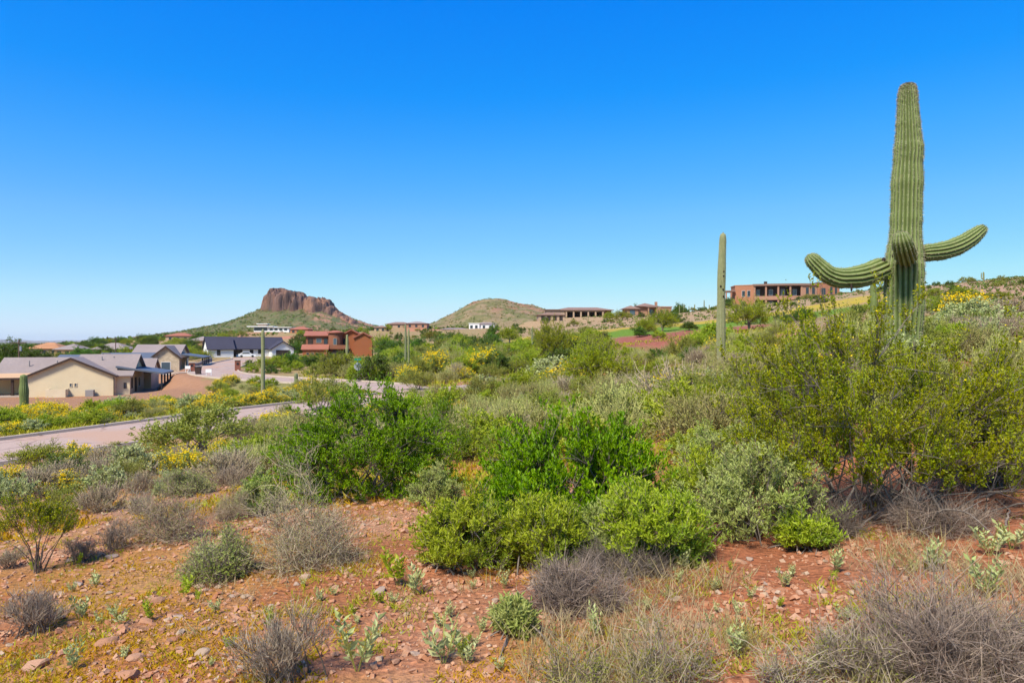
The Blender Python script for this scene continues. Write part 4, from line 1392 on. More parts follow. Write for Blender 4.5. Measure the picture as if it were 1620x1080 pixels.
part('pergola_roof', H, 'tile_brown', (-26.5, -22.1, -0.5, 6, 6.4, 6.9))
for x in (-26.2, -24.2):
    part('column', H, 'adobe', (x, x + 0.45, -0.3, 0.2, -1, 6.38))
part('terrace', H, 'adobe', (-26.6, -22.1, -0.4, 6, -3, 3.4))
part('chimney', H, 'trim', (-8.6, -7.4, 4, 5.2, 9.21, 10.6))
part('retaining_wall', H, 'pinktan', (-16, 24, -8.2, -7.6, -4, -0.6))

# far houses, left to right
def far_house(px, d, py, w, dep, h, wall, roof, rise, label, deg=0, wins=3):
    H = house(px, d, py, deg, label)
    part('wall', H, wall, (0, w, 0, dep, -2, h))
    hip(H, roof, 0, w, 0, dep, h + 0.12, rise, 0.6)
    for i in range(wins):
        x = (i + 0.6) * w / (wins + 0.2)
        window(H, x, 0, h * .5, 1.3, 1.3, '-y', 'trim')
    return H


far_house(44, 258, 563.5, 11.5, 9, 2.9, 'tan', 'orange_tile', 2.2, 'house with orange tile roof beside the left utility pole', 4)
far_house(86, 255, 563.5, 9, 9, 2.5, 'patio', 'tile_grey', 2.1, 'house with grey tile roof right of the orange-roofed one at far left', 4)
far_house(146, 248, 562.8, 11.5, 9, 2.4, 'patio', 'tile_grey', 2.2, 'low house with grey tile roof beside the second utility pole', 6)
far_house(262, 372, 540.0, 13, 9, 3.0, 'tan', 'red_tile', 1.6, 'low red-tiled house on the rise left of the butte', 3)
far_house(298, 258, 549.0, 8, 8, 2.4, 'patio', 'tile_grey', 1.6, 'grey hip-roofed house just left of the white house', 5, 2)
far_house(612, 428, 519.8, 15, 10, 2.9, 'tan', 'tile_brown', 1.3, 'brown house on the skyline between the butte and the round hill', 2)
far_house(642, 420, 519.6, 13, 10, 3.1, 'pinktan', 'tile_grey', 1.2, 'grey-roofed house on the skyline left of the round hill', -2)
far_house(592, 395, 525.2, 7, 8, 2.7, 'tan', 'tile_brown', 1.1, 'small brown house right of the terracotta house, half behind trees', 0, 2)
far_house(1142, 318, 489.5, 7, 6, 2.2, 'adobe', 'tile_brown', 1.0, 'small outbuilding left of the mansion', 0, 1)
far_house(205, 640, 538.6, 14, 10, 2.6, 'tan', 'tile_brown', 1.4, 'tiny pale-brown house on the skyline above the second cream house', 0, 0)

# ------------------------------------------------------------------ street furniture


def pos_on(px, d):
    x = (px - CX) / F * d
    return (x, d, zh(x, d))


def stop_sign():
    x, y, z = pos_on(566, 84)
    e = empty('stop_sign', (x, y, z), R(8), 'back of a stop sign with green street-name blade beyond the road', 'sign')
    MB().cyl(0, 0, -0.3, 2.75, 0.05, None, 8).build('post', M['steel'], e)
    a = np.arange(8) * np.pi / 4 + np.pi / 8
    V = np.concatenate([np.stack([0.48 * np.cos(a), np.full(8, yy), 1.85 + 0.48 * np.sin(a)], 1) for yy in (0.055, 0.075)])
    i = np.arange(8); j = (i + 1) % 8
    MB().add(V, np.stack([i, j, j + 8, i + 8], 1)).add(V, [tuple(range(8))]).add(V, [tuple(range(15, 7, -1))]).build('plate', M['steel'], e)
    part('name_blade', e, 'sign_green', (-0.42, 0.42, -0.012, 0.012, 2.62, 2.86))
    part('name_blade', e, 'sign_green', (-0.012, 0.012, -0.4, 0.4, 2.40, 2.60))


stop_sign()


def utility_pole(px, d, top_py, label, arms=1):
    x, y, z = pos_on(px, d)
    h = (CY - top_py) / F * d - z
    e = empty('utility_pole', (x, y, z), R(10), label, 'utility pole')
    MB().cyl(0, 0, -0.5, h, 0.17, 0.12, 8).build('pole', M['pole_wood'], e)
    c = part('crossarm', e, 'pole_wood', (-1.3, 1.3, -0.22, -0.12, h - 0.75, h - 0.6))
    for xx in (-1.2, -0.5, 0.5, 1.2):
        MB().cyl(xx, -0.17, h - 0.6, h - 0.38, 0.05, 0.04, 6).build('insulator', M['steel'], c)
    if arms > 1:
        MB().cyl(0.34, -0.1, h - 2.2, h - 1.3, 0.2, 0.2, 8).build('transformer', M['steel'], e)
    return (x, y, z + h - 0.5)


a = utility_pole(30, 128, 536.5, 'tall wooden utility pole with crossarm at far left', 2)
b = utility_pole(183, 215, 532.5, 'smaller wooden utility pole above the cream house roof')
for k, dz in enumerate((0.0, -0.35)):
    P = np.array([[np.array(a) * (1 - t) + np.array(b) * t + np.array((0.4 * k, 0, dz - 5.0 * t * (1 - t))) for t in np.linspace(-0.6, 1, 22)]])
    V, Fc = tubes(P, np.full((1, 22), 0.012), 4)
    o = MB().add(V, Fc).build('overhead_wire', M['black'])
    tag(o, ('upper' if k == 0 else 'lower') + ' thin wire strung between the two utility poles', 'wire')


def pillar(px, d, h, label):
    x, y, z = pos_on(px, d)
    e = empty('mailbox_pillar', (x, y, z), R(20), label, 'mailbox')
    part('pillar', e, 'brick', (-0.45, 0.45, -0.4, 0.4, -0.3, h))
    part('cap', e, 'concrete', (-0.55, 0.55, -0.5, 0.5, h + 0.003, h + 0.14))
    part('mailbox', e, 'black', (-0.18, 0.18, -0.46, -0.402, h * 0.62, h * 0.62 + 0.28))


pillar(376, 116, 1.75, 'brick mailbox pillar on the right kerb of the street')
pillar(304, 113, 1.45, 'red brick mailbox pillar beside the driveways')

x, y, z = pos_on(313.5, 104)
e = empty('trash_bin', (x, y, z), R(12), 'dark wheeled trash bin at the kerb', 'trash bin')
mb = MB(); mb.hexa([(-.32, -.35, .06), (.32, -.35, .06), (.32, .35, .06), (-.32, .35, .06), (-.42, -.44, 1.12), (.42, -.44, 1.12), (.42, .44, 1.12), (-.42, .44, 1.12)])
mb.build('body', M['trim'], e)
part('lid', e, 'black', (-.45, .45, -.47, .47, 1.124, 1.22))
for xx in (-.36, .36):
    MB().box(xx - .04, xx + .04, .2, .44, 0, .24).build('wheel', M['rubber'], e)


def yard_sign(px, d, label):
    x, y, z = pos_on(px, d)
    e = empty('yard_sign', (x, y, z), R(5), label, 'sign')
    part('board', e, 'white', (-0.42, 0.42, -0.02, 0.02, 0.5, 1.0))
    part('stake', e, 'white', (-0.38, -0.32, 0.025, 0.07, -0.2, .95)); part('stake', e, 'white', (0.32, 0.38, 0.025, 0.07, -0.2, .95))


yard_sign(330, 100, 'white yard sign beside the street, right of the trash bin')
yard_sign(297, 112, 'small white yard sign left of the brick mailbox pillar')

x, y, z = pos_on(336, 150)
e = empty('fence', (0, 0, 0), 0, 'low grey block wall left of the street', 'wall')
P = [pos_on(q, dd) for q, dd in ((290, 142), (302, 143), (314, 146), (326, 150), (335, 155))]
for a, b in zip(P[:-1], P[1:]):
    a = np.array(a); b = np.array(b)
    t = nrm(b - a); n = np.array((-t[1], t[0], 0)) * 0.1
    up = np.array((0, 0, 1.3)); dn = np.array((0, 0, -.4))
    MB().hexa([a - n + dn, b - n + dn, b + n + dn, a + n + dn, a - n + up, b - n + up, b + n + up, a + n + up]).build('panel', M['block'], e)
e.name = 'block_wall'

# parked white car
x, y, z = pos_on(391, 186)
e = empty('parked_car', (x, y, z + 0.02), R(20), 'white car parked in front of the white house', 'car')
prof = [(-2.2, .35), (2.2, .35), (2.25, .75), (1.2, .95), (.55, 1.42), (-1.1, 1.45), (-1.9, 1.0), (-2.25, .9)]
V = [(a, s * .85, b) for s in (-1, 1) for a, b in prof]
n = len(prof); mb = MB()
mb.add(V, [tuple(range(n))]).add(V, [tuple(range(2 * n - 1, n - 1, -1))]).add(V, [(k, k + n, (k + 1) % n + n, (k + 1) % n) for k in range(n)])
mb.build('body', M['car_white'], e)
for s in (-1, 1):
    yy = sorted((s * .853, s * .87))
    MB().hexa([(-1.5, yy[0], .98), (.95, yy[0], .98), (.95, yy[1], .98), (-1.5, yy[1], .98), (-1.0, yy[0], 1.34), (.45, yy[0], 1.34), (.45, yy[1], 1.34), (-1.0, yy[1], 1.34)]).build('window', M['glass'], e)
    for xx in (-1.4, 1.4):
        mb = MB(); a = np.arange(12) * np.pi / 6
        V = np.concatenate([np.stack([xx + .33 * np.cos(a), np.full(12, q), .33 + .33 * np.sin(a)], 1) for q in (s * .68, s * .88)])
        i = np.arange(12); j = (i + 1) % 12
        mb.add(V, np.stack([i, j, j + 12, i + 12], 1)).add(V, [tuple(range(12))]).add(V, [tuple(range(23, 11, -1))])
        mb.build('wheel', M['rubber'], e)

# ------------------------------------------------------------------ cacti


def cactus_mat(name, green, groove, crest, cork=(0.26, 0.22, 0.18)):
    m, nt, b = new_mat(name)
    a = nt.nodes.new('ShaderNodeAttribute'); a.attribute_name = 'rib'
    s = nt.nodes.new('ShaderNodeSeparateColor'); nt.links.new(a.outputs['Color'], s.inputs[0])
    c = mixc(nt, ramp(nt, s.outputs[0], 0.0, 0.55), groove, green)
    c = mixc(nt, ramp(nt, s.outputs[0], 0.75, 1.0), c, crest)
    n = noise_out(nt, 5.0, 6)
    c = mixc(nt, ramp(nt, n, 0.3, 0.75), c, (0.74, 0.74, 0.70), 'MULTIPLY')
    c = mixc(nt, ramp(nt, noise_out(nt, 2.4, 5), 0.60, 0.68), c, mixc(nt, 0.55, c, (0.27, 0.23, 0.11)))
    n2 = noise_out(nt, 14.0, 4)
    ad = nt.nodes.new('ShaderNodeMath'); ad.operation = 'MULTIPLY_ADD'
    nt.links.new(n2, ad.inputs[0]); ad.inputs[1].default_value = 0.5
    nt.links.new(s.outputs[1], ad.inputs[2])
    c = mixc(nt, ramp(nt, ad.outputs[0], 0.62, 0.95), c, cork)
    nt.links.new(c, b.inputs['Base Color'])
    b.inputs['Roughness'].default_value = 0.6
    b.inputs['Specular IOR Level'].default_value = 0.3
    bump(nt, b, noise_out(nt, 60, 3), 0.25, 0.01)
    return m


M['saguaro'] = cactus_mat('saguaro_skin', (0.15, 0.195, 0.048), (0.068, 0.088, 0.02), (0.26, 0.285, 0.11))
M['saguaro_pale'] = cactus_mat('pale_saguaro_skin', (0.25, 0.26, 0.11), (0.14, 0.145, 0.055), (0.36, 0.34, 0.19), (0.34, 0.24, 0.18))
M['saguaro_far'] = cactus_mat('far_saguaro_skin', (0.20, 0.22, 0.10), (0.13, 0.145, 0.06), (0.30, 0.28, 0.17), (0.24, 0.18, 0.14))
M['spine'] = leafmat('spine', (0.44, 0.40, 0.28), (0.30, 0.26, 0.18), 0.0, 0.8, 0.0)
M['scar'] = surf('dark_scar', (0.03, 0.02, 0.014), (0.05, 0.035, 0.025), 12, 0.95, 0.4)
M['deadwood'] = surf('dead_wood', (0.06, 0.045, 0.038), (0.11, 0.085, 0.07), 14, 0.95, 0.4)


def ribbed(path, rad, ribs, per=8, depth=0.13, phase=0.0):
    """ribbed limb along path (k,3) with radii (k,); returns V, F, rib value, distance along"""
    path = np.asarray(path, float); k = len(path)
    T = nrm(np.gradient(path, axis=0))
    U = np.zeros_like(path)
    u = np.cross(T[0], (0.0, 1.0, 0.0) if abs(T[0][1]) < 0.9 else (1.0, 0, 0)); u = u / np.linalg.norm(u)
    for i in range(k):
        u = u - T[i] * (u @ T[i]); u = u / np.linalg.norm(u); U[i] = u
    Wv = np.cross(T, U)
    n = ribs * per
    th = np.arange(n) * 2 * np.pi / n
    c = np.abs(np.cos(th * ribs / 2 + phase))            # 1 on the crest, 0 in the groove
    prof = 1 - depth * (1 - c ** 0.8)
    rr_ = rad[:, None] * prof[None]
    V = path[:, None] + (U[:, None] * np.cos(th)[None, :, None] + Wv[:, None] * np.sin(th)[None, :, None]) * rr_[..., None]
    i, j = np.meshgrid(np.arange(n), np.arange(k - 1))
    a = (j * n + i).ravel(); b = (j * n + (i + 1) % n).ravel()
    return V.reshape(-1, 3), np.stack([a, b, b + n, a + n], 1), np.tile(c, k), (V, c, U, Wv, th)


def limb(name, path, rad, ribs, parent, mat, cork=None, per=8, depth=0.13, spines=True, spine_l=0.03, step=2, seed=1):
    rng = np.random.default_rng(seed)
    V, Fc, rib, (VV, c, U, Wv, th) = ribbed(path, rad, ribs, per, depth)
    me = MB().add(V, Fc, 0, True).mesh(name, mat)
    n = len(V)
    ck = np.zeros(n) if cork is None else np.repeat(cork, len(c))
    colr = np.stack([rib, ck, np.zeros(n), np.ones(n)], 1).astype(np.float32)
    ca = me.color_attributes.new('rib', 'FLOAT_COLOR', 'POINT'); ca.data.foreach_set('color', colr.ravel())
    o = link(name, me, parent)
    if spines:
        crest = np.where(c > 0.999)[0] if (c > 0.999).any() else np.where(c > 0.95)[0]
        B = VV[::step, crest].reshape(-1, 3)
        out = (U[::step, None] * np.cos(th[crest])[None, :, None] + Wv[::step, None] * np.sin(th[crest])[None, :, None]).reshape(-1, 3)
        B = np.repeat(B, 5, 0); out = np.repeat(out, 5, 0)
        D = nrm(out + rdir(rng, len(B)) * 0.8)
        v, f = leaves(B - out * 0.004, D, spine_l * rng.uniform(.6, 1.3, len(B)), np.full(len(B), spine_l * 0.16), rng, 0.0)
        MB().add(v, f).build('spines', M['spine'], o)['kind'] = 'stuff'
    return o


def resample(P, n):
    P = np.asarray(P, float)
    t = np.linspace(0, 1, len(P))
    u = np.linspace(0, 1, n)
    return np.stack([hermite(t, np.broadcast_to(P[:, c], (n, len(t))), u) for c in range(P.shape[1])], 1)


def blob(name, centre, r, parent, mat, seed=0, flat=(1, 1, 1)):
    """an uneven lump"""
    rng = np.random.default_rng(seed)
    a, b = np.meshgrid(np.linspace(0, np.pi, 7), np.arange(9) * 2 * np.pi / 9, indexing='ij')
    D = np.stack([np.sin(a) * np.cos(b), np.sin(a) * np.sin(b), np.cos(a)], -1)
    V = np.array(centre) + D * r * (1 + rng.uniform(-.22, .22, D.shape[:2]))[..., None] * np.array(flat)
    i, j = np.meshgrid(np.arange(9), np.arange(6))
    q = (j * 9 + i).ravel(); q2 = (j * 9 + (i + 1) % 9).ravel()
    return MB().add(V.reshape(-1, 3), np.stack([q, q2, q2 + 9, q + 9], 1), 0, True).build(name, mat, parent)


# --- the big saguaro with three arms
DS = 12.0
sc = DS / F
base = at(1429, 578, DS); base[2] = zh(base[0], base[1]) - 0.05


def loc(px, py, dy=0.0):
    p = at(px, py, base[1] + dy)
    return (p[0] - base[0], dy, p[2] - base[2])


E = empty('giant_saguaro', base, 0, 'giant saguaro with three bent arms standing at right', 'cactus')
prof = [(1427, 592, 23), (1427, 575, 24), (1428, 550, 25.5), (1429, 520, 27), (1430, 485, 28.5), (1430, 450, 28.5), (1430, 425, 28.3), (1431, 405, 26.5), (1432, 385, 24.0), (1433, 360, 22.3),
        (1434, 325, 22.2), (1435, 290, 22.6), (1436, 262, 20.8), (1437.5, 238, 20.6), (1437, 215, 18.2), (1436.5, 190, 16.2), (1436, 165, 14.4), (1436, 148, 13.0), (1436, 139, 10.8), (1436, 134.5, 7), (1436, 133, 0.5)]
A = resample([(p[0], p[1], p[2]) for p in prof], 150)
path = np.array([loc(a[0], a[1]) for a in A])
lowz = path[:, 2].min()
cork = np.clip(0.62 - (path[:, 2] - 0.15) / 0.9, 0, 0.6)
wv = 1 + 0.012 * np.sin(np.arange(150) * 1.1) + 0.012 * np.sin(np.arange(150) * 0.47)
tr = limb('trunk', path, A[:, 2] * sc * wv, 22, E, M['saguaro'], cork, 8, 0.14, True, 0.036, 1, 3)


def arm(pts, seed):
    B = resample(pts, 64)
    P = np.array([loc(q[0], q[1], q[2]) for q in B])
    return limb('arm', P, B[:, 3] * (base[1] + B[:, 2]) / F * (1 + .02 * np.sin(np.arange(64) * .8 + seed) + .015 * np.sin(np.arange(64) * 1.9)), 14, E, M['saguaro'], None, 8, 0.20, True, 0.026, 2, seed)


arm([(1406, 421, 0.0, 4), (1402.5, 421.5, 0.0, 8), (1399, 422.5, 0.0, 15), (1392, 426, -.02, 18.3), (1372, 434, -.06, 18.3), (1350, 439, -.1, 17), (1330, 440, -.12, 16), (1310, 434, -.12, 14.5), (1296, 422, -.1, 13.3), (1285, 411, -.08, 11.5), (1280, 405.5, -.07, 8), (1278, 403, -.07, 0.5)], 11)
arm([(1453, 401, 0.0, 4), (1457, 401, 0.0, 7), (1460, 400.5, 0.0, 12), (1467, 400, 0.0, 13.6), (1485, 398, 0.02, 14.2), (1505, 393, .04, 14.5), (1525, 384, .05, 13.8), (1541, 373, .06, 12.2), (1551, 365, .06, 9.5), (1557, 360.5, .06, 6), (1559, 359, .06, 0.5)], 12)
arm([(1434, 409, -0.20, 6), (1434, 408, -0.27, 12), (1433.5, 407, -0.36, 15.5), (1432.5, 403, -0.52, 16), (1430.5, 396, -0.66, 15.5), (1428, 387, -0.76, 15), (1426, 378, -0.80, 13.2), (1425, 371, -0.81, 9.5), (1424.5, 367.5, -0.81, 5), (1424.5, 366.5, -0.81, 0.4)], 13)
blob('woodpecker_hole', loc(1454.5, 237, -0.10), 0.035, E, M['scar'], 4, (1, .9, .8))
blob('scar', loc(1347, 455, -0.24), 0.028, E, M['scar'], 5, (.7, .5, 2.2))
blob('scar', loc(1297, 438, -0.22), 0.020, E, M['scar'], 6, (.7, .6, 1.4))
blob('scar', loc(1398, 411, -0.17), 0.035, E, M['scar'], 7, (1.0, .4, 1.1))
blob('scar', loc(1433, 520, -0.30), 0.018, E, M['scar'], 8, (1.0, .4, 1.0))
blob('scar', loc(1412, 405, -0.25), 0.020, E, M['scar'], 9, (.5, .4, 1.6))


def plain_saguaro(px, top_py, d, wpx, label, mat='saguaro_far', base_cork=0.5, seed=0, group=None, arms=(), lean=0.0, ribs=16, spines=False, base_py=None, neck=0.8, n=40, name='saguaro'):
    x = (px - CX) / F * d
    z = zh(x, d)
    h = (CY - top_py) / F * d - z
    r = wpx / 2 / F * d
    rng = np.random.default_rng(seed)
    e = empty(name, (x, d, z), rng.uniform(0, 6), label, 'cactus', group)
    t = np.linspace(0, 1, n)
    prof = np.interp(t, [0, .12, .45, .75, .94, .975, .99, .997, 1], [neck, .92, 1.0, .93, .80, .70, .52, .3, .03])
    prof = prof * (1 + (0.05 * np.sin(t * 17 + seed) + 0.05 * np.sin(t * 7.3 + seed * 2.1)) * (t > .05) * (t < .96))
    P = np.stack([lean * t * t * h + 0.10 * r * np.sin(t * 5 + seed) * t, 0.1 * r * np.sin(t * 4 + seed * 3) * t, -0.15 + t * (h + 0.15)], 1)
    cork = np.clip(base_cork - t * 1.3, 0, 0.6) * (base_cork > 0)
    limb('trunk', P, r * prof, ribs, e, M[mat], cork, 4, 0.14, spines, 0.04, 1, seed)
    for (ht, az, L, up) in arms:
        z0 = h * ht
        s = np.linspace(0, 1, 18)
        rx = np.minimum(s * 2.2, 1) ** 0.8 * L
        rz = np.maximum(s - 0.3, 0) / 0.7 * up
        Pa = np.stack([rx * math.cos(az), rx * math.sin(az), z0 + rz], 1)
        ra = r * 0.62 * np.interp(s, [0, .1, .8, .95, 1], [.7, 1, .9, .6, .03])
        limb('arm', Pa, ra, 12, e, M[mat], None, 6, 0.14, False)
    return e


o = plain_saguaro(1140.5, 368, 36, 13.5, 'tall thin pale saguaro without arms beside the red earth', 'saguaro_pale', 0.62, 21, None, (), 0.012, 16, True, None, 0.85, 80)
r36 = 13.5 / 2 / F * 36
for k_, (py_, a_) in enumerate(((430, -1.1), (437, -1.2), (453, -1.9), (458, -1.3), (469, -1.15))):
    zz = (CY - py_) / F * 36 - o.location.z
    blob('woodpecker_hole', (r36 * .88 * math.cos(a_), r36 * .88 * math.sin(a_), zz), 0.05, o, M['scar'], 30 + k_, (1, 1, .9))
o.rotation_euler.z = 0
plain_saguaro(1382, 446, 52, 10.5, 'saguaro column half hidden behind the giant saguaro arm', 'saguaro', 0.0, 22, ribs=16)
plain_saguaro(38, 592, 60, 12.5, 'stout short saguaro in front of the cream house', 'saguaro', 0.2, 23, None, (), 0, 16, True)
plain_saguaro(416, 520, 58, 6.4, 'tall saguaro with brown base beside the street, in front of the white house', 'saguaro_pale', 0.75, 24, ribs=14, lean=0.005)
plain_saguaro(468.5, 590, 74, 6.2, 'short stubby saguaro standing on the far kerb', 'saguaro_far', 0.1, 25)
plain_saguaro(549, 529, 150, 4.6, 'saguaro standing before the terracotta house', 'saguaro_pale', 0.2, 26)
plain_saguaro(641.5, 512, 92, 3.6, 'left of two tall thin saguaros right of the terracotta house', 'saguaro_far', 0.3, 27)
plain_saguaro(646.5, 519, 88, 3.2, 'right of two tall thin saguaros right of the terracotta house', 'saguaro_pale', 0.2, 28)
plain_saguaro(842, 517, 112, 3.4, 'thin saguaro before the left end of the fairway', 'saguaro_far', 0.2, 29)
plain_saguaro(1556, 430, 165, 2.6, 'slender saguaro on the skyline of the right hill', 'saguaro_far', 0.1, 31, arms=((.4, 2.5, .7, 1.6),))
plain_saguaro(1569, 458, 150, 2.4, 'dark short saguaro below the skyline of the right hill', 'saguaro_far', 0.1, 32)
G = 'small saguaros on the ridge right of the pink-brown house'
for k_, (px_, py_) in enumerate(((1075, 483), (1082, 480), (1090, 484), (1099, 481), (1114, 474), (1122, 482), (1109, 486), (1053, 487))):
    plain_saguaro(px_, py_, 255, 1.7, ('leftmost', 'second', 'third', 'fourth', 'fifth', 'sixth', 'seventh', 'rightmost')[sorted((1075, 1082, 1090, 1099, 1114, 1122, 1109, 1053)).index(px_)] + ' of eight tiny saguaros on the ridge before the tall thin one', 'saguaro_far', 0, 40 + k_, G, n=14, ribs=8)


def barrel(px, d, wpx, hpx, label):
    x, y, z = pos_on(px, d)
    e = empty('barrel_cactus', (x, y, z), 0.3, label, 'cactus')
    r = wpx / 2 / F * d; h = hpx / F * d
    t = np.linspace(0, 1, 22)
    P = np.stack([0 * t, 0 * t, -0.05 + t * h], 1)
    limb('body', P, r * np.interp(t, [0, .2, .5, .8, .93, 1], [.8, .97, 1, .85, .55, .04]), 16, e, M['barrel'], None, 6, 0.18, True, 0.06, 1, 7)


M['barrel'] = cactus_mat('barrel_skin', (0.13, 0.12, 0.085), (0.05, 0.05, 0.03), (0.24, 0.19, 0.15))
barrel(75, 52, 17, 17, 'grey barrel cactus right of the short stout saguaro')
barrel(288, 57, 8, 9, 'small dark barrel cactus on the flower slope')

# ------------------------------------------------------------------ foreground plants, one by one


def ground_at(px, py):
    p = hit(px, py)
    return p, p[1] / F            # position, metres per photograph pixel there


# tall green jojoba, left of centre
p, s = ground_at(582, 782)
W, Hh = 305 * s, 190 * s
res = bush(301, [(0, 0, W * .40, W * .34, Hh, 0.02, 1.0), (-W * .30, -0.1, W * .22, W * .25, Hh * .62, 0, .45), (W * .22, 0.1, W * .26, W * .28, Hh * .80, 0, .5), (0.02, 0.2, W * .2, W * .2, Hh * 1.04, Hh * .5, .18), (-W * .05, -W * .2, W * .35, W * .2, Hh * .6, 0, .5)],
           stems=26, clumps=640, twigs=9, twig_len=0.135, nleaf=8, leaf=(0.036, 0.019), shell=0.62, el_min=0, lump=0.3, stem_r=0.014, twig_r=0.002, up=0.35, out=0.7, rnd=0.7, lrnd=0.8, lup=0.3, base_r=0.25)
hero_plant('jojoba_bush', res, mats('bark', 'dark_twig', 'jojoba2'), p, 'tall rounded bright green jojoba bush left of centre', 'bush')
# its darker neighbour
p, s = ground_at(690, 735)
W, Hh = 120 * s, 92 * s
res = bush(302, [(0, 0, W * .5, W * .5, Hh, 0.0, 1.0)], stems=16, clumps=200, twigs=9, twig_len=0.14, nleaf=8, leaf=(0.034, 0.017), shell=0.6, el_min=0, lump=0.3, stem_r=0.012, twig_r=0.002, up=0.5, out=0.7, rnd=0.55, lrnd=0.7, lup=0.3, base_r=0.2)
_, ms_joj = hero_plant('jojoba_bush', res, mats('bark', 'dark_twig', 'jojoba'), p, 'darker low jojoba bush against the right side of the tall green one', 'bush')
# central jojoba
p, s = ground_at(915, 850)
W, Hh = 315 * s, 226 * s
res = bush(303, [(0.02, 0, W * .42, W * .38, Hh, 0.0, 1.0), (W * .25, 0.05, W * .25, W * .25, Hh * .9, 0, .5), (-W * .28, 0.1, W * .25, W * .25, Hh * .85, 0, .5), (-W * .30, -0.45, W * .18, W * .18, Hh * .58, 0, .3)],
           stems=26, clumps=560, twigs=9, twig_len=0.115, nleaf=8, leaf=(0.035, 0.0175), shell=0.6, el_min=0, lump=0.3, stem_r=0.012, twig_r=0.0018, up=0.45, out=0.7, rnd=0.6, lrnd=0.7, lup=0.45, base_r=0.2)
hero_plant('jojoba_bush', res, mats('bark', 'dark_twig', 'jojoba2'), p, 'broad deep green jojoba bush at the centre', 'bush')
# light leafy bushes in front of it
LG = dict(stems=22, clumps=230, twigs=9, twig_len=0.105, nleaf=9, leaf=(0.034, 0.011), shell=0.42, el_min=2, dead=.05, lump=0.55, stem_r=0.007, twig_r=0.0016, up=0.5, out=0.7, rnd=0.6, lrnd=0.8, lup=0.25, base_r=0.12)


def leafy(px, py, wpx, hpx, seed, leafm, label, twm='twig', dz=0.10, **kw):
    p, s = ground_at(px, py)
    a = dict(LG); a.update(kw)
    W, Hh = wpx * s, hpx * s
    tl = a['twig_len']
    rx = max(W / 2 - .5 * tl, W * .3); top = max(Hh - .5 * tl, Hh * .5)
    r = bush(seed, [(0, 0, rx, rx, top, Hh * dz, 1.0), (rx * .45, -.05, rx * .55, rx * .55, top * .8, 0, .3), (-rx * .5, .03, rx * .5, rx * .5, top * .7, 0, .25)], **a)
    return hero_plant('leafy_bush', r, mats('bark', twm, leafm), p, label, 'bush')


leafy(738, 897, 170, 150, 311, 'lance', 'pale green leafy bush at the left foot of the central jojoba')
leafy(866, 896, 130, 92, 312, 'lance', 'small yellow-green leafy bush before the central jojoba', dz=.3)
leafy(1038, 884, 190, 105, 313, 'lance', 'low bright yellow-green leafy bush right of the front twigs', dz=.35)
leafy(1178, 852, 235, 190, 314, 'sage', 'grey-green leafy bush between the central jojoba and the creosote', nleaf=8, clumps=260)
leafy(800, 866, 120, 130, 321, 'jojoba', 'dark green bush filling the middle of the central thicket', clumps=170, leaf=(.034, .016))
leafy(955, 880, 90, 75, 322, 'sage', 'grey-green bush in the dark gap of the central thicket', clumps=150)
leafy(1105, 822, 150, 150, 323, 'lance', 'pale green bush at the right flank of the central jojoba', clumps=170)
leafy(690, 800, 80, 55, 325, 'sage', 'small grey-green bush left of the central thicket', clumps=80)
leafy(1150, 775, 190, 120, 315, 'sage', 'pale sage-green bush behind the grey-green leafy bush', clumps=190)
leafy(800, 748, 100, 72, 316, 'lance', 'small green bush between the two large jojobas', clumps=120)
leafy(712, 722, 90, 50, 317, 'lance', 'low bright green mound right of the darker jojoba', clumps=100)
leafy(410, 812, 80, 70, 318, 'sage', 'knee-high sage-green bush left of the tall jojoba', clumps=110)
leafy(1275, 868, 90, 45, 319, 'lance', 'low leafy green plant at the creosote foot', clumps=80)
leafy(815, 1000, 72, 58, 320, 'sage', 'low silver-green plant on the bare gravel at the bottom centre', clumps=60, leaf=(0.036, 0.012), twig_len=.06)

# big creosote on the right: grey stems fan out of the ground, leaves sit on the outer twigs
p, s = ground_at(1395, 818)
W, Hh = 575 * s, 288 * s
CR = dict(stems=80, clumps=400, twigs=15, twig_len=0.155, nleaf=11, leaf=(0.0235, 0.0125), shell=0.30, el_min=10, dead=.04, lump=0.55, stem_r=0.0095, twig_r=0.0018, up=0.95, out=0.65, rnd=0.55, lrnd=0.95, lup=0.25,
          base_r=0.26, flowers=160, fl=0.014, fl_up=0.01, fl_on=3.0, stem_bow=0.2, wiggle=0.010, leaf_from=0.1)
res = bush(331, [(-W * .02, 0, W * .40, W * .34, Hh * .93, Hh * .14, 1.0), (-W * .22, 0.1, W * .26, W * .26, Hh * .84, Hh * .12, .45), (W * .26, 0.0, W * .24, W * .28, Hh * .74, Hh * .10, .4), (W * .02, -.15, W * .2, W * .2, Hh * .62, Hh * .2, .2), (-W * .12, .1, W * .05, W * .05, Hh * 1.03, Hh * .5, .06), (-W * .3, .1, W * .05, W * .05, Hh * .98, Hh * .5, .06), (W * .12, .0, W * .05, W * .05, Hh * .97, Hh * .5, .06), (W * .36, .05, W * .06, W * .06, Hh * .9, Hh * .4, .06)], **CR)
hero_plant('creosote_bush', res, mats('bark', 'dark_twig', 'creosote'), p, 'large sprawling creosote bush with bare grey stems at right', 'bush')
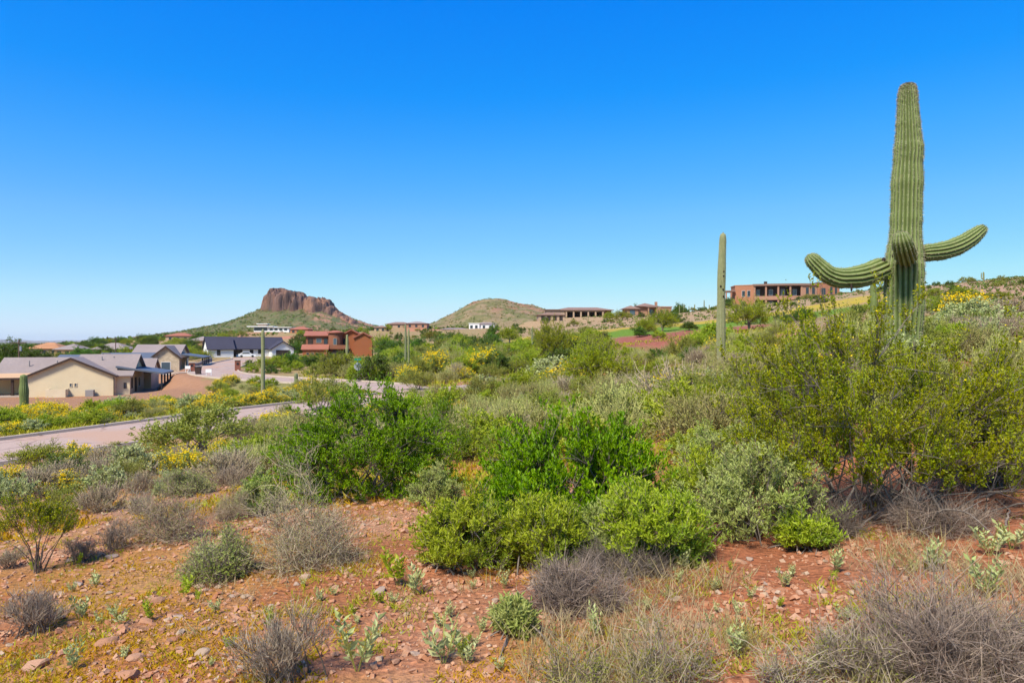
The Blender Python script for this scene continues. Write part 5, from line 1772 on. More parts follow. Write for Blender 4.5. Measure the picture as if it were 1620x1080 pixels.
# its taller shoots and the neighbours behind
p2, s2 = ground_at(1262, 742)
res = bush(332, [(0, 0, 85 * s2, 85 * s2, 170 * s2, 40 * s2, 1.0), (20 * s2, 0, 14 * s2, 14 * s2, 262 * s2, 150 * s2, .16)], **dict(CR, stems=26, clumps=150, base_r=0.1, flowers=40))
hero_plant('creosote_bush', res, mats('bark', 'dark_twig', 'creosote'), p2, 'upright creosote bush with one tall leafy shoot, left behind the big one', 'bush')
p2, s2 = ground_at(1575, 770)
res = bush(333, [(0, 0, 110 * s2, 100 * s2, 200 * s2, 20 * s2, 1.0)], **dict(CR, stems=30, clumps=210, base_r=0.15, flowers=60))
_, ms_cre = hero_plant('creosote_bush', res, mats('bark', 'dark_twig', 'creosote'), p2, 'yellow-green creosote bush at the right edge', 'bush')
p2, s2 = ground_at(1130, 690)
hero_copy('creosote_bush', ms_cre, p2, 'olive creosote bush left of the upright one, on the slope', 'bush', 2.0, 0.9)
# small creosote, far left
p2, s2 = ground_at(58, 905)
res = bush(334, [(0, 0, 68 * s2, 60 * s2, 118 * s2, 62 * s2, 1.0), (25 * s2, 0, 40 * s2, 40 * s2, 128 * s2, 60 * s2, .3)], **dict(CR, stems=12, clumps=95, twigs=9, twig_len=.11, nleaf=10, leaf=(.017, .008), base_r=0.03, flowers=30, el_min=2, shell=.5, stem_r=.0065, wiggle=.004))
hero_plant('creosote_bush', res, mats('dark_twig', 'dark_twig', 'creosote'), p2, 'small creosote bush with bare forked stems at the left edge', 'bush')

# dry bursage: masses of fine grey twigs
DT = dict(stems=30, clumps=150, twigs=24, twig_len=0.17, nleaf=1, leaf=(0.012, 0.005), shell=0.15, el_min=8, lump=0.55, stem_r=0.004, twig_r=0.0014, bendr=.75, up=0.30, out=0.6, rnd=0.95, lrnd=0.8, lup=0.2, base_r=0.14, stem_bow=0.1)
DT['shell'] = 0.28


def dry(px, py, wpx, hpx, seed, label, leafm='bursage', twm='twig', dy=0.0, **kw):
    p, s = ground_at(px, py)
    a = dict(DT); a.update(kw)
    W, Hh = wpx * s, hpx * s
    tl = min(0.17, W * .22)
    a['base_r'] = W * .14; a['twig_len'] = tl
    rx = max(W / 2 - .45 * tl, W * .25); top = max(Hh - .6 * tl, Hh * .35)
    rd_ = np.random.default_rng(seed + 7)
    dm = [(rd_.uniform(-.1, .1) * rx, 0, rx * 1.12, rx * 1.05, top * 1.12, 0, .9)]
    for _ in range(4):
        k_ = rd_.uniform(.3, .6); q_ = rd_.uniform(-.65, .65)
        dm.append((q_ * rx, rd_.uniform(-.4, .4) * rx, rx * k_, rx * k_, top * rd_.uniform(.45, 1.05), 0, .5 * k_))
    r = bush(seed, dm, **a)
    return hero_plant('bursage_bush', r, mats('dark_twig', twm, leafm), p, label, 'bush')


_, ms_d1 = dry(500, 893, 230, 125, 341, 'wide mound of fine grey twigs below the tall jojoba', twm='lavender_twig', nleaf=2)
_, ms_d2 = dry(340, 915, 135, 72, 342, 'olive-grey twiggy bush with green leaves left of the wide grey mound', nleaf=2, leaf=(.024, .008), leafm='sage')
_, ms_d3 = dry(455, 1078, 170, 120, 343, 'spiky grey twig bush at the bottom left of centre', stems=46, clumps=90, twigs=15, el_min=22, nleaf=0, rnd=.6, up=.5)
dry(905, 965, 190, 92, 344, 'tangle of bare grey twigs in front of the leafy bushes', nleaf=0, clumps=150, rnd=.9, up=.1)
dry(985, 905, 190, 45, 345, 'low dark tangle of twigs under the yellow-green leafy bush', nleaf=0, rnd=.9, up=.0, clumps=110, twm='dark_twig')
dry(1490, 1085, 320, 150, 346, 'broad dry grey twig bush at the bottom right corner', nleaf=0, clumps=230, twigs=20)
dry(1340, 1082, 190, 100, 347, 'straw-grey twig bush left of the broad one at the bottom right', nleaf=1, clumps=80, twigs=14, leafm='olive')
dry(1050, 1080, 240, 88, 348, 'thin olive-grey twig bush at the bottom edge right of centre', nleaf=2, clumps=70, twigs=9, leaf=(.02, .005), leafm='olive')
dry(905, 1085, 170, 75, 349, 'sparse dry twigs at the bottom edge near the middle', nleaf=2, clumps=46, twigs=9, leaf=(.02, .005), leafm='olive')
dry(1590, 1062, 190, 100, 352, 'grey twig bush at the right edge near the bottom corner', nleaf=1, clumps=100, twigs=16, leafm='olive')
dry(1245, 1086, 150, 70, 353, 'sparse straw-coloured twigs at the bottom edge right of the seedling', nleaf=1, clumps=46, twigs=9, leafm='olive')
dry(1300, 842, 180, 60, 350, 'dead brown twigs heaped under the left side of the big creosote', nleaf=0, rnd=.9, up=.05, clumps=130, twm='dark_twig')
dry(1490, 838, 210, 58, 351, 'grey fallen branches and twigs under the right side of the big creosote', nleaf=0, rnd=.9, up=.0, clumps=110)


def dcopy(ms, px, py, wpx, w0, label, rz, sq=1.0):
    p, s = ground_at(px, py)
    k_ = wpx * s / w0
    return hero_copy('bursage_bush', ms, p, label, 'bush', rz, (k_, k_, k_ * sq))


w1 = 230 * hit(500, 893)[1] / F; w2 = 135 * hit(340, 915)[1] / F; w3 = 170 * hit(455, 1078)[1] / F
dcopy(ms_d1, 272, 852, 170, w1, 'grey-green bursage mound above the rocky slope on the left', 1.0, .9)
dcopy(ms_d3, 182, 868, 80, w3, 'thin upright twig bush second from the left creosote', 2.0, .8)
dcopy(ms_d3, 125, 890, 62, w3, 'thin upright twig bush right beside the left creosote', 4.0, .9)
dcopy(ms_d3, 58, 1002, 130, w3, 'straggly bare twig bush at the left edge above the watermark rocks', 5.1, .8)
dcopy(ms_d3, 20, 898, 60, w3, 'small twig bush at the left edge behind the creosote stems', 0.4, .8)
dcopy(ms_d1, 360, 822, 80, w1, 'small grey twig bush left of the knee-high sage bush', 3.3, 1.1)
dcopy(ms_d3, 222, 812, 60, w3, 'faint twig bush on the pink slope at left', 1.4, .8)
dcopy(ms_d2, 300, 782, 90, w2, 'grey shrub on the upper pink slope at left', 2.5, .8)

# ------------------------------------------------------------------ left middle slope, one by one
rngp = np.random.default_rng(77)


def put(kindk, px, py, wpx, hpx, label, group=None):
    p, s = ground_at(px, py)
    return PR[kindk].put((p[0], p[1], p[2] - 0.02), wpx * s, hpx * s, rngp, label, group)


for row in (
    ('moss', 310, 718, 165, 82, 'feathery olive creosote beside the near road, left of the jojoba'),
    ('olive', 62, 748, 92, 46, 'wiry olive creosote at the left edge of the near road'),
    ('moss', 510, 652, 85, 55, 'rounded olive creosote at the bend of the near road'),
    ('olive', 215, 722, 110, 22, 'low olive shrub along the verge of the near road'),
    ('bloom', 118, 738, 72, 36, 'yellow-flowering brittlebush by the road at far left'),
    ('dark', 108, 770, 92, 48, 'dark bursage clump below the wiry creosote'),
    ('lavender', 66, 785, 82, 46, 'dark lavender bursage at left below the wiry creosote'),
    ('silver', 215, 752, 90, 48, 'silvery brittlebush mound in the middle of the left slope'),
    ('bloom', 262, 748, 54, 34, 'yellow-tipped brittlebush right of the silvery mound'),
    ('silver', 168, 775, 70, 40, 'pale silver brittlebush with yellow flecks on the left slope'),
    ('lavender', 160, 808, 72, 46, 'lavender-grey bursage below the pale silver brittlebush'),
    ('silver', 265, 785, 42, 40, 'small silver-green brittlebush beside the grey twigs on the slope'),
    ('lavender', 222, 780, 46, 34, 'dark twiggy bursage between two silver brittlebushes'),
    ('moss', 100, 812, 62, 46, 'yellow-green shrub behind the left creosote'),
    ('silver', 18, 795, 62, 44, 'whitish brittlebush at the left edge'),
    ('bloom', 14, 768, 50, 30, 'yellow brittlebush at the left edge above the whitish one'),
    ('green', 396, 742, 95, 52, 'bright green mound left behind the tall jojoba'),
    ('lavender', 392, 700, 60, 40, 'lavender bursage at the edge of the near road'),
    ('bursage', 435, 700, 70, 42, 'grey-green bursage left of the tall jojoba top'),
    ('silver', 372, 748, 62, 36, 'silver brittlebush left of the bright green mound'),
    ('lavender', 368, 770, 60, 34, 'grey bursage on the pink slope left of the jojoba'),
    ('bloom', 346, 722, 34, 26, 'small yellow-flowered shrub by the feathery creosote'),
    ('silver', 380, 722, 40, 26, 'pale shrub right of the feathery creosote'),
    ('lavender', 160, 742, 60, 36, 'grey shrub right of the roadside yellow brittlebush'),
    ('bursage', 455, 668, 60, 30, 'low shrub by the road left of the olive creosote'),
    ('bursage', 690, 690, 55, 46, 'grey-green shrub behind the right shoulder of the tall jojoba'),
):
    put(*row)

# ------------------------------------------------------------------ fields of shrubs by region
rngs = np.random.default_rng(2024)
LATE = []          # (object, what it looks like, position): labelled at the end by what it stands beside


def clear(x, y, m=1.4):
    """not on a road, a plot or the golf course"""
    for L, half in ROADS:
        if line_dist(np.array([x]), np.array([y]), L)[0][0] < half + m:
            return False
    return True


LOOK = {'bursage': 'grey-green bursage', 'lavender': 'lavender-grey bursage', 'silver': 'pale silver brittlebush', 'bloom': 'yellow-flowering brittlebush', 'green': 'light green shrub',
        'moss': 'olive creosote', 'olive': 'brown-olive creosote', 'dark': 'dark green shrub'}


def field(n, px0, px1, d0, d1, mix, size, group, hr=(0.5, 0.75), ok=None, power=0.5, mind=0.0):
    """scatter shrubs; even over the visible ground (bearing x log distance)"""
    keys = list(mix); w = np.array([mix[k_] for k_ in keys], float); w /= w.sum()
    done = []; tries = 0
    while len(done) < n and tries < n * 12:
        tries += 1
        px_ = rngs.uniform(px0, px1); d = math.exp(rngs.uniform(math.log(d0), math.log(d1)))
        x = (px_ - CX) / F * d
        if not clear(x, d) or (ok and not ok(px_, d)):
            continue
        if mind and any((x - a) ** 2 + (d - b) ** 2 < mind * mind for a, b in done):
            continue
        done.append((x, d))
    if not done:
        return
    zz = height(np.array([a for a, _ in done]), np.array([b for _, b in done]))
    for (x, d), z in zip(done, zz):
        k_ = rngs.choice(keys, p=w)
        wd = rngs.uniform(*size) * rngs.choice([0.75, 1.0, 1.2])
        look = LOOK[k_].replace('creosote', 'shrub') if d0 > 80 else LOOK[k_]
        o = PR[k_].put((x, d, z - 0.03), wd, wd * rngs.uniform(*hr), rngs, look, group)
        if d0 > 80 and k_ in ('moss', 'olive'):
            o.name = 'olive_shrub'
        LATE.append((o, look, x, d))


field(190, 640, 1180, 12, 62, {'bursage': 4.4, 'lavender': 1.2, 'silver': .5, 'moss': 3.0, 'green': 2.4, 'bloom': .12}, (0.9, 1.9), 'shrubs on the slope behind the jojobas', (0.5, 0.72),
      ok=lambda px_, d: not (d < 15 and px_ < 860) and not (d < 17 and px_ < 720), mind=0.7)
field(62, 1140, 1470, 14.5, 60, {'bursage': 3, 'lavender': 1.6, 'silver': 1.0, 'moss': 3.2, 'green': 2.2, 'bloom': .25}, (0.9, 1.7), 'shrubs around the giant saguaro', (0.5, 0.72),
      ok=lambda px_, d: not (d < 16 and 1380 < px_ < 1480), mind=0.8)
field(56, 1470, 1670, 10, 60, {'bursage': 2, 'lavender': 3.0, 'silver': .5, 'moss': 2.2, 'green': 1.6, 'bloom': .3}, (0.6, 1.05), 'shrubs around the giant saguaro', (0.42, 0.6), mind=0.6)
field(40, 1680, 2150, 4.5, 30, {'bursage': 3, 'moss': 3, 'green': 1, 'lavender': 2, 'silver': 1}, (0.6, 1.2), 'shrubs on the slope right of the frame', (0.5, .75), mind=0.8)
field(16, -420, -60, 7, 26, {'bursage': 3, 'moss': 2, 'lavender': 2, 'silver': 1}, (0.6, 1.1), 'shrubs on the slope left of the frame', (0.5, .75), mind=0.8)
field(34, 640, 900, 38, 58, {'bursage': 2, 'moss': 3, 'green': 2, 'silver': .6}, (1.5, 2.3), 'shrubs hiding the end of the near road', (0.55, 0.75), mind=0.8)
field(30, 1100, 1640, 8.2, 14, {'bursage': 2, 'moss': 3, 'green': 1.5, 'silver': .6, 'lavender': 1}, (0.6, 1.1), 'shrubs close behind the big creosote', (0.5, 0.75),
      ok=lambda px_, d: not (1385 < px_ < 1475 and d > 11), mind=0.7)
field(215, -60, 600, 39, 88, {'bloom': 5.0, 'green': 2.6, 'silver': 1.0, 'bursage': 0.8, 'moss': 1.0}, (0.9, 2.0), 'spring shrubs between the two roads', (0.40, 0.58), ok=lambda px_, d: d < (88 if px_ > 335 else 54 + max(px_ - 110, 0) * .055), mind=0.6)
field(40, 420, 700, 14, 44, {'bursage': 3, 'lavender': 1.4, 'moss': 2, 'silver': 1, 'green': 1.4}, (0.8, 1.6), 'shrubs behind the tall jojoba', (0.5, .7), mind=0.8)
field(34, -30, 480, 12.5, 21.5, {'bursage': 3, 'lavender': 2.2, 'silver': 1.6, 'bloom': .8, 'moss': 1}, (0.5, 1.1), 'small shrubs below the near road', (0.5, .7),
      ok=lambda px_, d: not (230 < px_ < 380 and 13 < d < 17) and not (d > 17.5 and px_ < 260), mind=0.6)
field(230, 455, 1150, 84, 150, {'moss': 2.2, 'olive': 1.8, 'dark': 2.6, 'green': 3.0, 'bloom': .35, 'bursage': 1.0}, (2.0, 4.0), 'shrubs in the flat beyond the far road', (0.55, 0.85),
      ok=lambda px_, d: (d < 126 or px_ < 780) and not (455 < px_ < 615 and d > 96) and not (d > 101 and px_ > 955) and not (375 < px_ < 460 and d > 100), mind=1.4)
field(74, 600, 1240, 60, 92, {'moss': 2, 'olive': 1.6, 'dark': .8, 'bursage': 2.0, 'lavender': .8, 'green': 2, 'bloom': .5}, (1.4, 2.8), 'shrubs on the near side of the red earth', (0.5, 0.8), mind=1.2)
field(90, 800, 1420, 178, 300, {'moss': 1, 'dark': 1.5}, (1.4, 3.0), 'shrubs below the hilltop houses', (0.45, .7), mind=2)
field(70, 1400, 1640, 70, 190, {'moss': 2, 'dark': 1}, (0.8, 2.0), 'shrubs on the right hill', (0.45, .7), mind=1.2)
field(150, -20, 700, 215, 480, {'moss': 1, 'dark': 3, 'green': 1.8, 'olive': 1.2}, (2.2, 5.0), 'shrubs among the far houses', (0.6, .9), mind=2.5, ok=lambda px_, d: not (385 < px_ < 470 and d > 290))
field(12, 960, 1420, 104, 150, {'dark': 2, 'green': 1.5, 'moss': 1}, (1.0, 2.6), 'shrubs on the golf course', (0.5, .8), mind=3)
field(64, 392, 610, 104, 150, {'moss': 2, 'dark': 1.4, 'green': 2}, (1.3, 2.4), 'bushes along the street', (0.6, .85), mind=1.6)

# named shrubs of the middle distance
for row in (
    ('bloom', 905, 612, 75, 36, 'bright yellow-flowered brittlebush right of centre in the middle distance'),
    ('silver', 875, 600, 80, 34, 'pale cream brittlebush left above the bright yellow one'),
    ('lavender', 898, 632, 70, 36, 'lavender bursage mound touching the bright yellow brittlebush'),
    ('moss', 660, 618, 55, 34, 'olive creosote standing in front of the far road'),
    ('bloom', 1525, 505, 70, 40, 'yellow-flowered brittlebush on the hill right of the giant saguaro'),
    ('silver', 1545, 520, 110, 44, 'broad pale brittlebush on the hill right of the giant saguaro'),
    ('lavender', 1600, 512, 90, 40, 'lavender bursage on the hill at the right edge'),
    ('green', 1405, 640, 120, 92, 'light green shrub hiding the left foot of the giant saguaro'),
    ('moss', 1465, 648, 110, 82, 'olive shrub hiding the right foot of the giant saguaro'),
    ('moss', 1435, 690, 120, 80, 'olive shrub between the big creosote and the giant saguaro'),
    ('green', 1330, 660, 130, 80, 'light green shrub left of the giant saguaro foot'),
    ('silver', 1545, 655, 90, 50, 'pale shrub right of the giant saguaro among the creosotes'),
    ('bloom', 730, 600, 34, 18, 'yellow-flowered shrub beyond the far road, right of the thin saguaros'),
):
    put(*row)

# trees
rt = np.random.default_rng(99)


def tree(k_, px, py, wpx, hpx, label, group=None, d=None, idx=None):
    if d is None:
        p = hit(px, py)
    else:
        x = (px - CX) / F * d
        p = (x, d, zh(x, d))
    s = p[1] / F
    return put_tree(k_, p, wpx * s, hpx * s, rt, label, group, idx)


for row in (
    ('palo', 940, 606, 108, 86, 'large feathery palo verde right of centre in the middle distance', None, 46, 1),
    ('palo', 875, 575, 62, 70, 'palo verde tree left behind the large feathery one', None, 92),
    ('palo', 1185, 530, 78, 52, 'spreading palo verde with bare forked trunk on the red earth', None, 108, 1),
    ('palo', 1048, 532, 48, 36, 'round palo verde on the red earth below the pink-brown house', None, 132),
    ('palo', 1022, 532, 38, 30, 'left one of the palo verdes on the red earth', None, 124),
    ('mesq', 1090, 528, 30, 16, 'dark clipped shrub-like mesquite right on the red earth', None, 128),
    ('mesq', 1012, 534, 24, 14, 'dark clipped shrub-like mesquite left on the red earth', None, 121),
    ('mesq', 780, 535, 24, 24, 'dark upright tree in front of the low white house', None, 165),
    ('palo', 806, 538, 38, 28, 'bright palo verde beside the dark upright tree', None, 150),
    ('mesq', 722, 548, 42, 22, 'broad green tree left of the dark upright one', None, 160),
    ('palo', 985, 510, 30, 16, 'palo verde on the hillside between the two hilltop houses', None, 235),
    ('palo', 965, 506, 26, 15, 'palo verde against the right end of the long tan house', None, 250),
    ('palo', 430, 588, 56, 27, 'wide palo verde beside the brick pillar', None, 112),
    ('mesq', 455, 585, 40, 20, 'green mesquite right of the wide palo verde by the street', None, 124),
    ('mesq', 500, 582, 48, 17, 'dark mesquite before the left wing of the terracotta house', None, 118),
    ('palo', 607, 562, 40, 38, 'bright green tree at the right of the terracotta house', None, 165),
    ('mesq', 630, 556, 34, 28, 'green tree right of the bright one by the terracotta house', None, 170),
    ('mesq', 525, 568, 18, 12, 'dark round bush-like tree at the terracotta house door', None, 150),
    ('palo', 545, 524, 40, 14, 'yellow-green tree behind the terracotta house roof', None, 230),
    ('mesq', 470, 545, 40, 22, 'green tree between the white and the terracotta house', None, 215),
    ('mesq', 300, 552, 34, 20, 'round green tree left of the white house', None, 240),
    ('palo', 288, 566, 60, 24, 'olive trees behind the second cream house', None, 185),
    ('palo', 320, 562, 34, 18, 'light green tree beside the white house gable', None, 178),
    ('mesq', 8, 588, 62, 50, 'large dark green tree at the left edge behind the cream house', None, 150),
    ('mesq', 58, 585, 62, 34, 'dark green tree right of the left utility pole', None, 168),
    ('palo', 20, 600, 44, 28, 'light green tree above the patio roof', None, 135),
    ('mesq', 128, 578, 66, 30, 'broad green tree behind the slate roof', None, 190),
    ('palo', 205, 575, 38, 26, 'olive tree right of the second utility pole', None, 200),
    ('mesq', 1270, 530, 50, 24, 'low dark tree at the edge of the fairway, left', None, 112),
    ('mesq', 1357, 518, 22, 14, 'small dark round tree on the right fairway', None, 110),
    ('palo', 1475, 500, 70, 34, 'olive palo verde on the hill right of the giant saguaro trunk', None, 80),
    ('palo', 1525, 478, 36, 20, 'small palo verde higher on the right hill', None, 110),
    ('palo', 1578, 486, 44, 18, 'wide low palo verde on the right hill near the edge', None, 95),
    ('palo', 1478, 466, 24, 16, 'uppermost palo verde on the right hill', None, 130),
    ('mesq', 1008, 488, 26, 22, 'dark tree left behind the pink-brown house', None, 290),
    ('mesq', 1075, 497, 30, 20, 'dark tree right of the pink-brown house', None, 262),
    ('mesq', 1150, 487, 24, 14, 'dark tree left of the mansion', None, 300),
):
    tree(*row)
G = 'trees among the far houses on the left'
for q in range(46):
    px_ = rt.uniform(-10, 330); d_ = rt.uniform(215, 420)
    kk = 'mesq' if rt.random() < .6 else 'palo'
    o = tree(kk, px_, 0, rt.uniform(16, 34), rt.uniform(9, 15), 'tree', G, d_)
    LATE.append((o, 'dark green mesquite tree' if kk == 'mesq' else 'yellow-green palo verde tree', o.location.x, o.location.y))
G = 'trees on the flat beyond the far road'
for q in range(34):
    px_ = rt.uniform(610, 900); d_ = rt.uniform(112, 175)
    if px_ > 780 and d_ > 125:
        d_ = rt.uniform(95, 122)
    kk = 'palo' if rt.random() < .6 else 'mesq'
    o = tree(kk, px_, 0, rt.uniform(26, 46), rt.uniform(16, 26), 'tree', G, d_)
    LATE.append((o, 'dark green mesquite tree' if kk == 'mesq' else 'yellow-green palo verde tree', o.location.x, o.location.y))

# ------------------------------------------------------------------ dead wood
def snag(px, py, pts, rad, label, d=None):
    p, s = ground_at(px, py)
    if d:
        x = (px - CX) / F * d; p = (x, d, zh(x, d)); s = d / F
    e = empty('dead_snag', p, 0, label, 'dead wood')
    for pl in pts:
        P = resample([(a * s, c * s, b * s) for a, b, c in pl], 14)[None]
        P[0] += np.random.default_rng(len(pl)).normal(size=P[0].shape) * 0.6 * s
        V, Fc = tubes(P, np.linspace(rad, rad * .4, 14)[None] * s, 6)
        MB().add(V, Fc, 0, True).build('limb', M['deadwood'], e)


snag(1092, 586, [[(0, -4, 0), (-1, 8, 0), (3, 20, 0), (2, 32, 0)], [(0, 6, 0), (-6, 16, 1), (-14, 18, 0), (-17, 20, 0)], [(-3, 10, 0), (-3, 20, 2), (-2, 27, 0)]], 3.4, 'forked dark dead stump left of the tall thin saguaro', 30)
snag(718, 674, [[(0, -2, 0), (6, 10, 0), (14, 22, 0), (18, 38, 0)], [(3, 2, 0), (-4, 12, 2), (-8, 16, 0)], [(0, 0, 0), (12, 4, -2), (22, 3, 0)]], 2.8, 'leaning black dead branch right of the tall jojoba', 24)

# fallen branches under the big creosote
rb = np.random.default_rng(61)
for n_, (px_, py_, L_, az_, lb) in enumerate(((1500, 822, 150, .3, 'long pale fallen branch right of the big creosote stems'), (1560, 815, 130, -.25, 'fallen branch reaching the right edge under the creosotes'), (1455, 838, 110, -.9, 'curved grey branch lying before the big creosote'),
                                              (1530, 800, 160, .05, 'dark straight fallen branch under the right creosote'), (1330, 838, 90, 2.6, 'bent fallen branch left of the big creosote stems'), (1590, 838, 90, .7, 'short fallen branch at the right edge on the red soil'),
                                              (1480, 800, 140, .6, 'grey limb propped in the big creosote'), (1420, 842, 80, -1.3, 'thin curved branch pointing at the viewer below the big creosote'))):
    p, s = ground_at(px_, py_)
    t = np.linspace(0, 1, 10)
    cur = rb.uniform(-.5, .5)
    P = np.stack([np.cos(az_ + cur * t) * t * L_ * s, np.sin(az_ + cur * t) * t * L_ * s, .02 + np.sin(np.pi * t) * rb.uniform(.04, .16)], 1)
    P += rb.normal(size=P.shape) * .006
    P[:, 2] += height(P[:, 0] + p[0], P[:, 1] + p[1]) - p[2]
    V1, F1 = tubes(P[None], np.linspace(.009, .003, 10)[None], 5)
    q = P[5]; P2 = np.stack([q + np.array((math.cos(az_ + 1), math.sin(az_ + 1), .5)) * a * L_ * s * .3 for a in np.linspace(0, 1, 5)])
    V2, F2 = tubes(P2[None], np.linspace(.005, .002, 5)[None], 4)
    V, Fc = merge([(V1, F1), (V2, F2)])
    o = MB().add(V, Fc, 0, True).build('fallen_branch', M['bark'])
    o.location = p
    tag(o, lb, 'branch', 'branches under the big creosote')

# small orange-spined cactus at the bottom edge
for px_, w_, lb in ((1437, 30, 'small orange-spined hedgehog cactus at the bottom edge'), (1462, 18, 'smaller orange-spined hedgehog cactus right beside it at the bottom edge')):
    p, s = ground_at(px_, 1079)
    e = empty('hedgehog_cactus', p, 0, lb, 'cactus')
    t = np.linspace(0, 1, 16); r_ = w_ / 2 * s
    P = np.stack([0 * t, 0 * t, -.01 + t * r_ * 2.0], 1)
    body = limb('body', P, r_ * np.interp(t, [0, .3, .6, .85, .95, 1], [.75, 1, .95, .65, .4, .04]), 12, e, M['saguaro'], None, 6, .2, False)
    b_ = rb.normal(size=(700, 3)); b_[:, 2] = np.abs(b_[:, 2]); b_ = nrm(b_)
    v, f = leaves(b_ * r_ * .9 + np.array((0, 0, r_ * .9)), b_ + rdir(rb, 700) * .6, np.full(700, r_ * .55), np.full(700, r_ * .05), rb, 0)
    MB().add(v, f).build('spines', M['orange_leaf'], body)['kind'] = 'stuff'

# ------------------------------------------------------------------ seedlings, stones, gravel, low cover
SEED = []
for i in range(4):
    rg = np.random.default_rng(400 + i)
    B = []; D = []; Lg = []
    for st in range(rg.integers(3, 6)):
        a = rg.uniform(0, 6.28); tip = np.array((math.cos(a) * .10, math.sin(a) * .10, rg.uniform(.12, .22)))
        for q in range(15):
            t = 0.25 + 0.75 * (q / 14)
            B.append(tip * t); az = q * 2.4 + a
            D.append((math.cos(az), math.sin(az), 0.35 + 0.6 * t)); Lg.append(0.075 * (0.55 + .5 * rg.random()) * (1.15 - .35 * t))
    B = np.array(B); D = np.array(D); Lg = np.array(Lg)
    v, f = leaves(B, D, Lg, Lg * .42, rg, 0.15)
    nt_ = 5
    az = rg.uniform(0, 6.28, nt_)
    P = np.stack([np.zeros((nt_, 3)) + (0, 0, -.02), np.stack([np.cos(az) * .04, np.sin(az) * .04, np.full(nt_, .08)], 1), np.stack([np.cos(az) * .09, np.sin(az) * .09, np.full(nt_, .19)], 1)], 1)
    SEED.append(({'wood': MB().add(*tubes(P, np.full((nt_, 3), .0028), 4)).mesh('seedling_stems', M['green_twig']), 'leaf': MB().add(v, f).mesh('seedling_leaves', M['silver'] if i != 2 else M['lance'])}))
rs = np.random.default_rng(8)
named = [(630, 925, 60, 'silver-leaved seedling in the gravel left of the front leafy bush'), (655, 940, 45, 'second silver seedling just right of the first in the gravel'), (565, 1062, 85, 'large silver-green seedling clump at the bottom beside the spiky twig bush'),
         (702, 1050, 75, 'tall silver seedling at the bottom left of centre'), (735, 1050, 45, 'slim green seedling right of the tall silver one'), (118, 1060, 40, 'pale seedling among the rocks at the bottom left'), (125, 980, 40, 'silver seedling beside the straggly twig bush at left'),
         (1478, 905, 55, 'silver-green seedling on the red gravel right of the creosote foot'), (1325, 905, 40, 'thin seedling on the red gravel below the big creosote'), (1565, 880, 60, 'tall silver seedling near the right edge'), (1600, 870, 50, 'silver seedling at the right edge'),
         (1165, 1040, 50, 'silver seedling in the dry grass at the bottom right of centre'), (1080, 905, 40, 'broad-leaved seedling under the yellow-green leafy bush'), (1395, 1040, 60, 'silver-leaved seedling among the straw twigs at the bottom right'),
         (1560, 950, 60, 'bright green seedling shoot at the right edge'), (1530, 1070, 55, 'silver seedling in the bottom right twig bush'), (940, 1010, 42, 'grey seedling on the gravel at the bottom centre'), (1240, 930, 34, 'small seedling on the red gravel left of the bare patch'), (330, 895, 42, 'silver seedling against the olive-grey twig bush'),
         (290, 945, 36, 'small silver seedling left below the olive-grey twig bush'), (190, 990, 30, 'tiny seedling on the left gravel')]
for px_, py_, w_, lb in named:
    p, s = ground_at(px_, py_)
    k_ = w_ * s / 0.26
    hero_copy('brittlebush_seedling', SEED[rs.integers(4)], p, lb, 'seedling', rs.uniform(0, 6), (k_, k_, k_ * rs.uniform(1.0, 1.35)), 'seedlings on the gravel')
for q in range(80):
    px_ = rs.uniform(20, 1600); py_ = rs.uniform(890, 1075)
    p, s = ground_at(px_, py_)
    k_ = rs.uniform(14, 30) * s / 0.26
    o = hero_copy('brittlebush_seedling', SEED[rs.integers(4)], p, 'tiny seedling', 'seedling', rs.uniform(0, 6), (k_, k_, k_ * rs.uniform(.9, 1.4)), 'tiny seedlings on the gravel')
    LATE.append((o, 'tiny grey-green seedling', p[0], p[1]))


def stone_mat(name, a, b):
    m, nt, bs = new_mat(name)
    oi = nt.nodes.new('ShaderNodeObjectInfo'); geo = nt.nodes.new('ShaderNodeNewGeometry')
    ad = nt.nodes.new('ShaderNodeMath'); ad.operation = 'ADD'
    nt.links.new(oi.outputs['Random'], ad.inputs[0]); nt.links.new(geo.outputs['Random Per Island'], ad.inputs[1])
    fr = nt.nodes.new('ShaderNodeMath'); fr.operation = 'FRACT'; nt.links.new(ad.outputs[0], fr.inputs[0])
    c = mixc(nt, fr.outputs[0], a, b)
    wn_ = nt.nodes.new('ShaderNodeTexWhiteNoise'); wn_.noise_dimensions = '1D'; nt.links.new(fr.outputs[0], wn_.inputs['W'])
    c = mixc(nt, ramp(nt, wn_.outputs['Value'], .88, .92), c, (0.45, 0.32, 0.21))
    n = noise_out(nt, 22, 5)
    c = mixc(nt, ramp(nt, n, .3, .7), c, (.78, .74, .72), 'MULTIPLY')
    nt.links.new(c, bs.inputs['Base Color']); bs.inputs['Roughness'].default_value = .9
    bump(nt, bs, noise_out(nt, 60, 4), .5, .01)
    return m


M['stone_pink'] = stone_mat('pink_stone', (0.50, 0.29, 0.175), (0.40, 0.175, 0.085))
M['stone_grey'] = stone_mat('grey_stone', (0.38, 0.27, 0.20), (0.44, 0.32, 0.235))


def stone_geo(rg, n_cut=9):
    """convex-ish faceted stone from a cut sphere"""
    import bmesh
    bm = bmesh.new()
    bmesh.ops.create_icosphere(bm, subdivisions=2, radius=0.5)
    for _ in range(n_cut):
        nv = Vector(rdir(rg, 1)[0]); dd = rg.uniform(.24, .42)
        for v in bm.verts:
            q = v.co.dot(nv) - dd
            if q > 0:
                v.co -= nv * q
    for v in bm.verts:
        v.co.z *= 0.55; v.co.y *= 0.8
    me = bpy.data.meshes.new('rock')
    bm.to_mesh(me); bm.free()
    return me


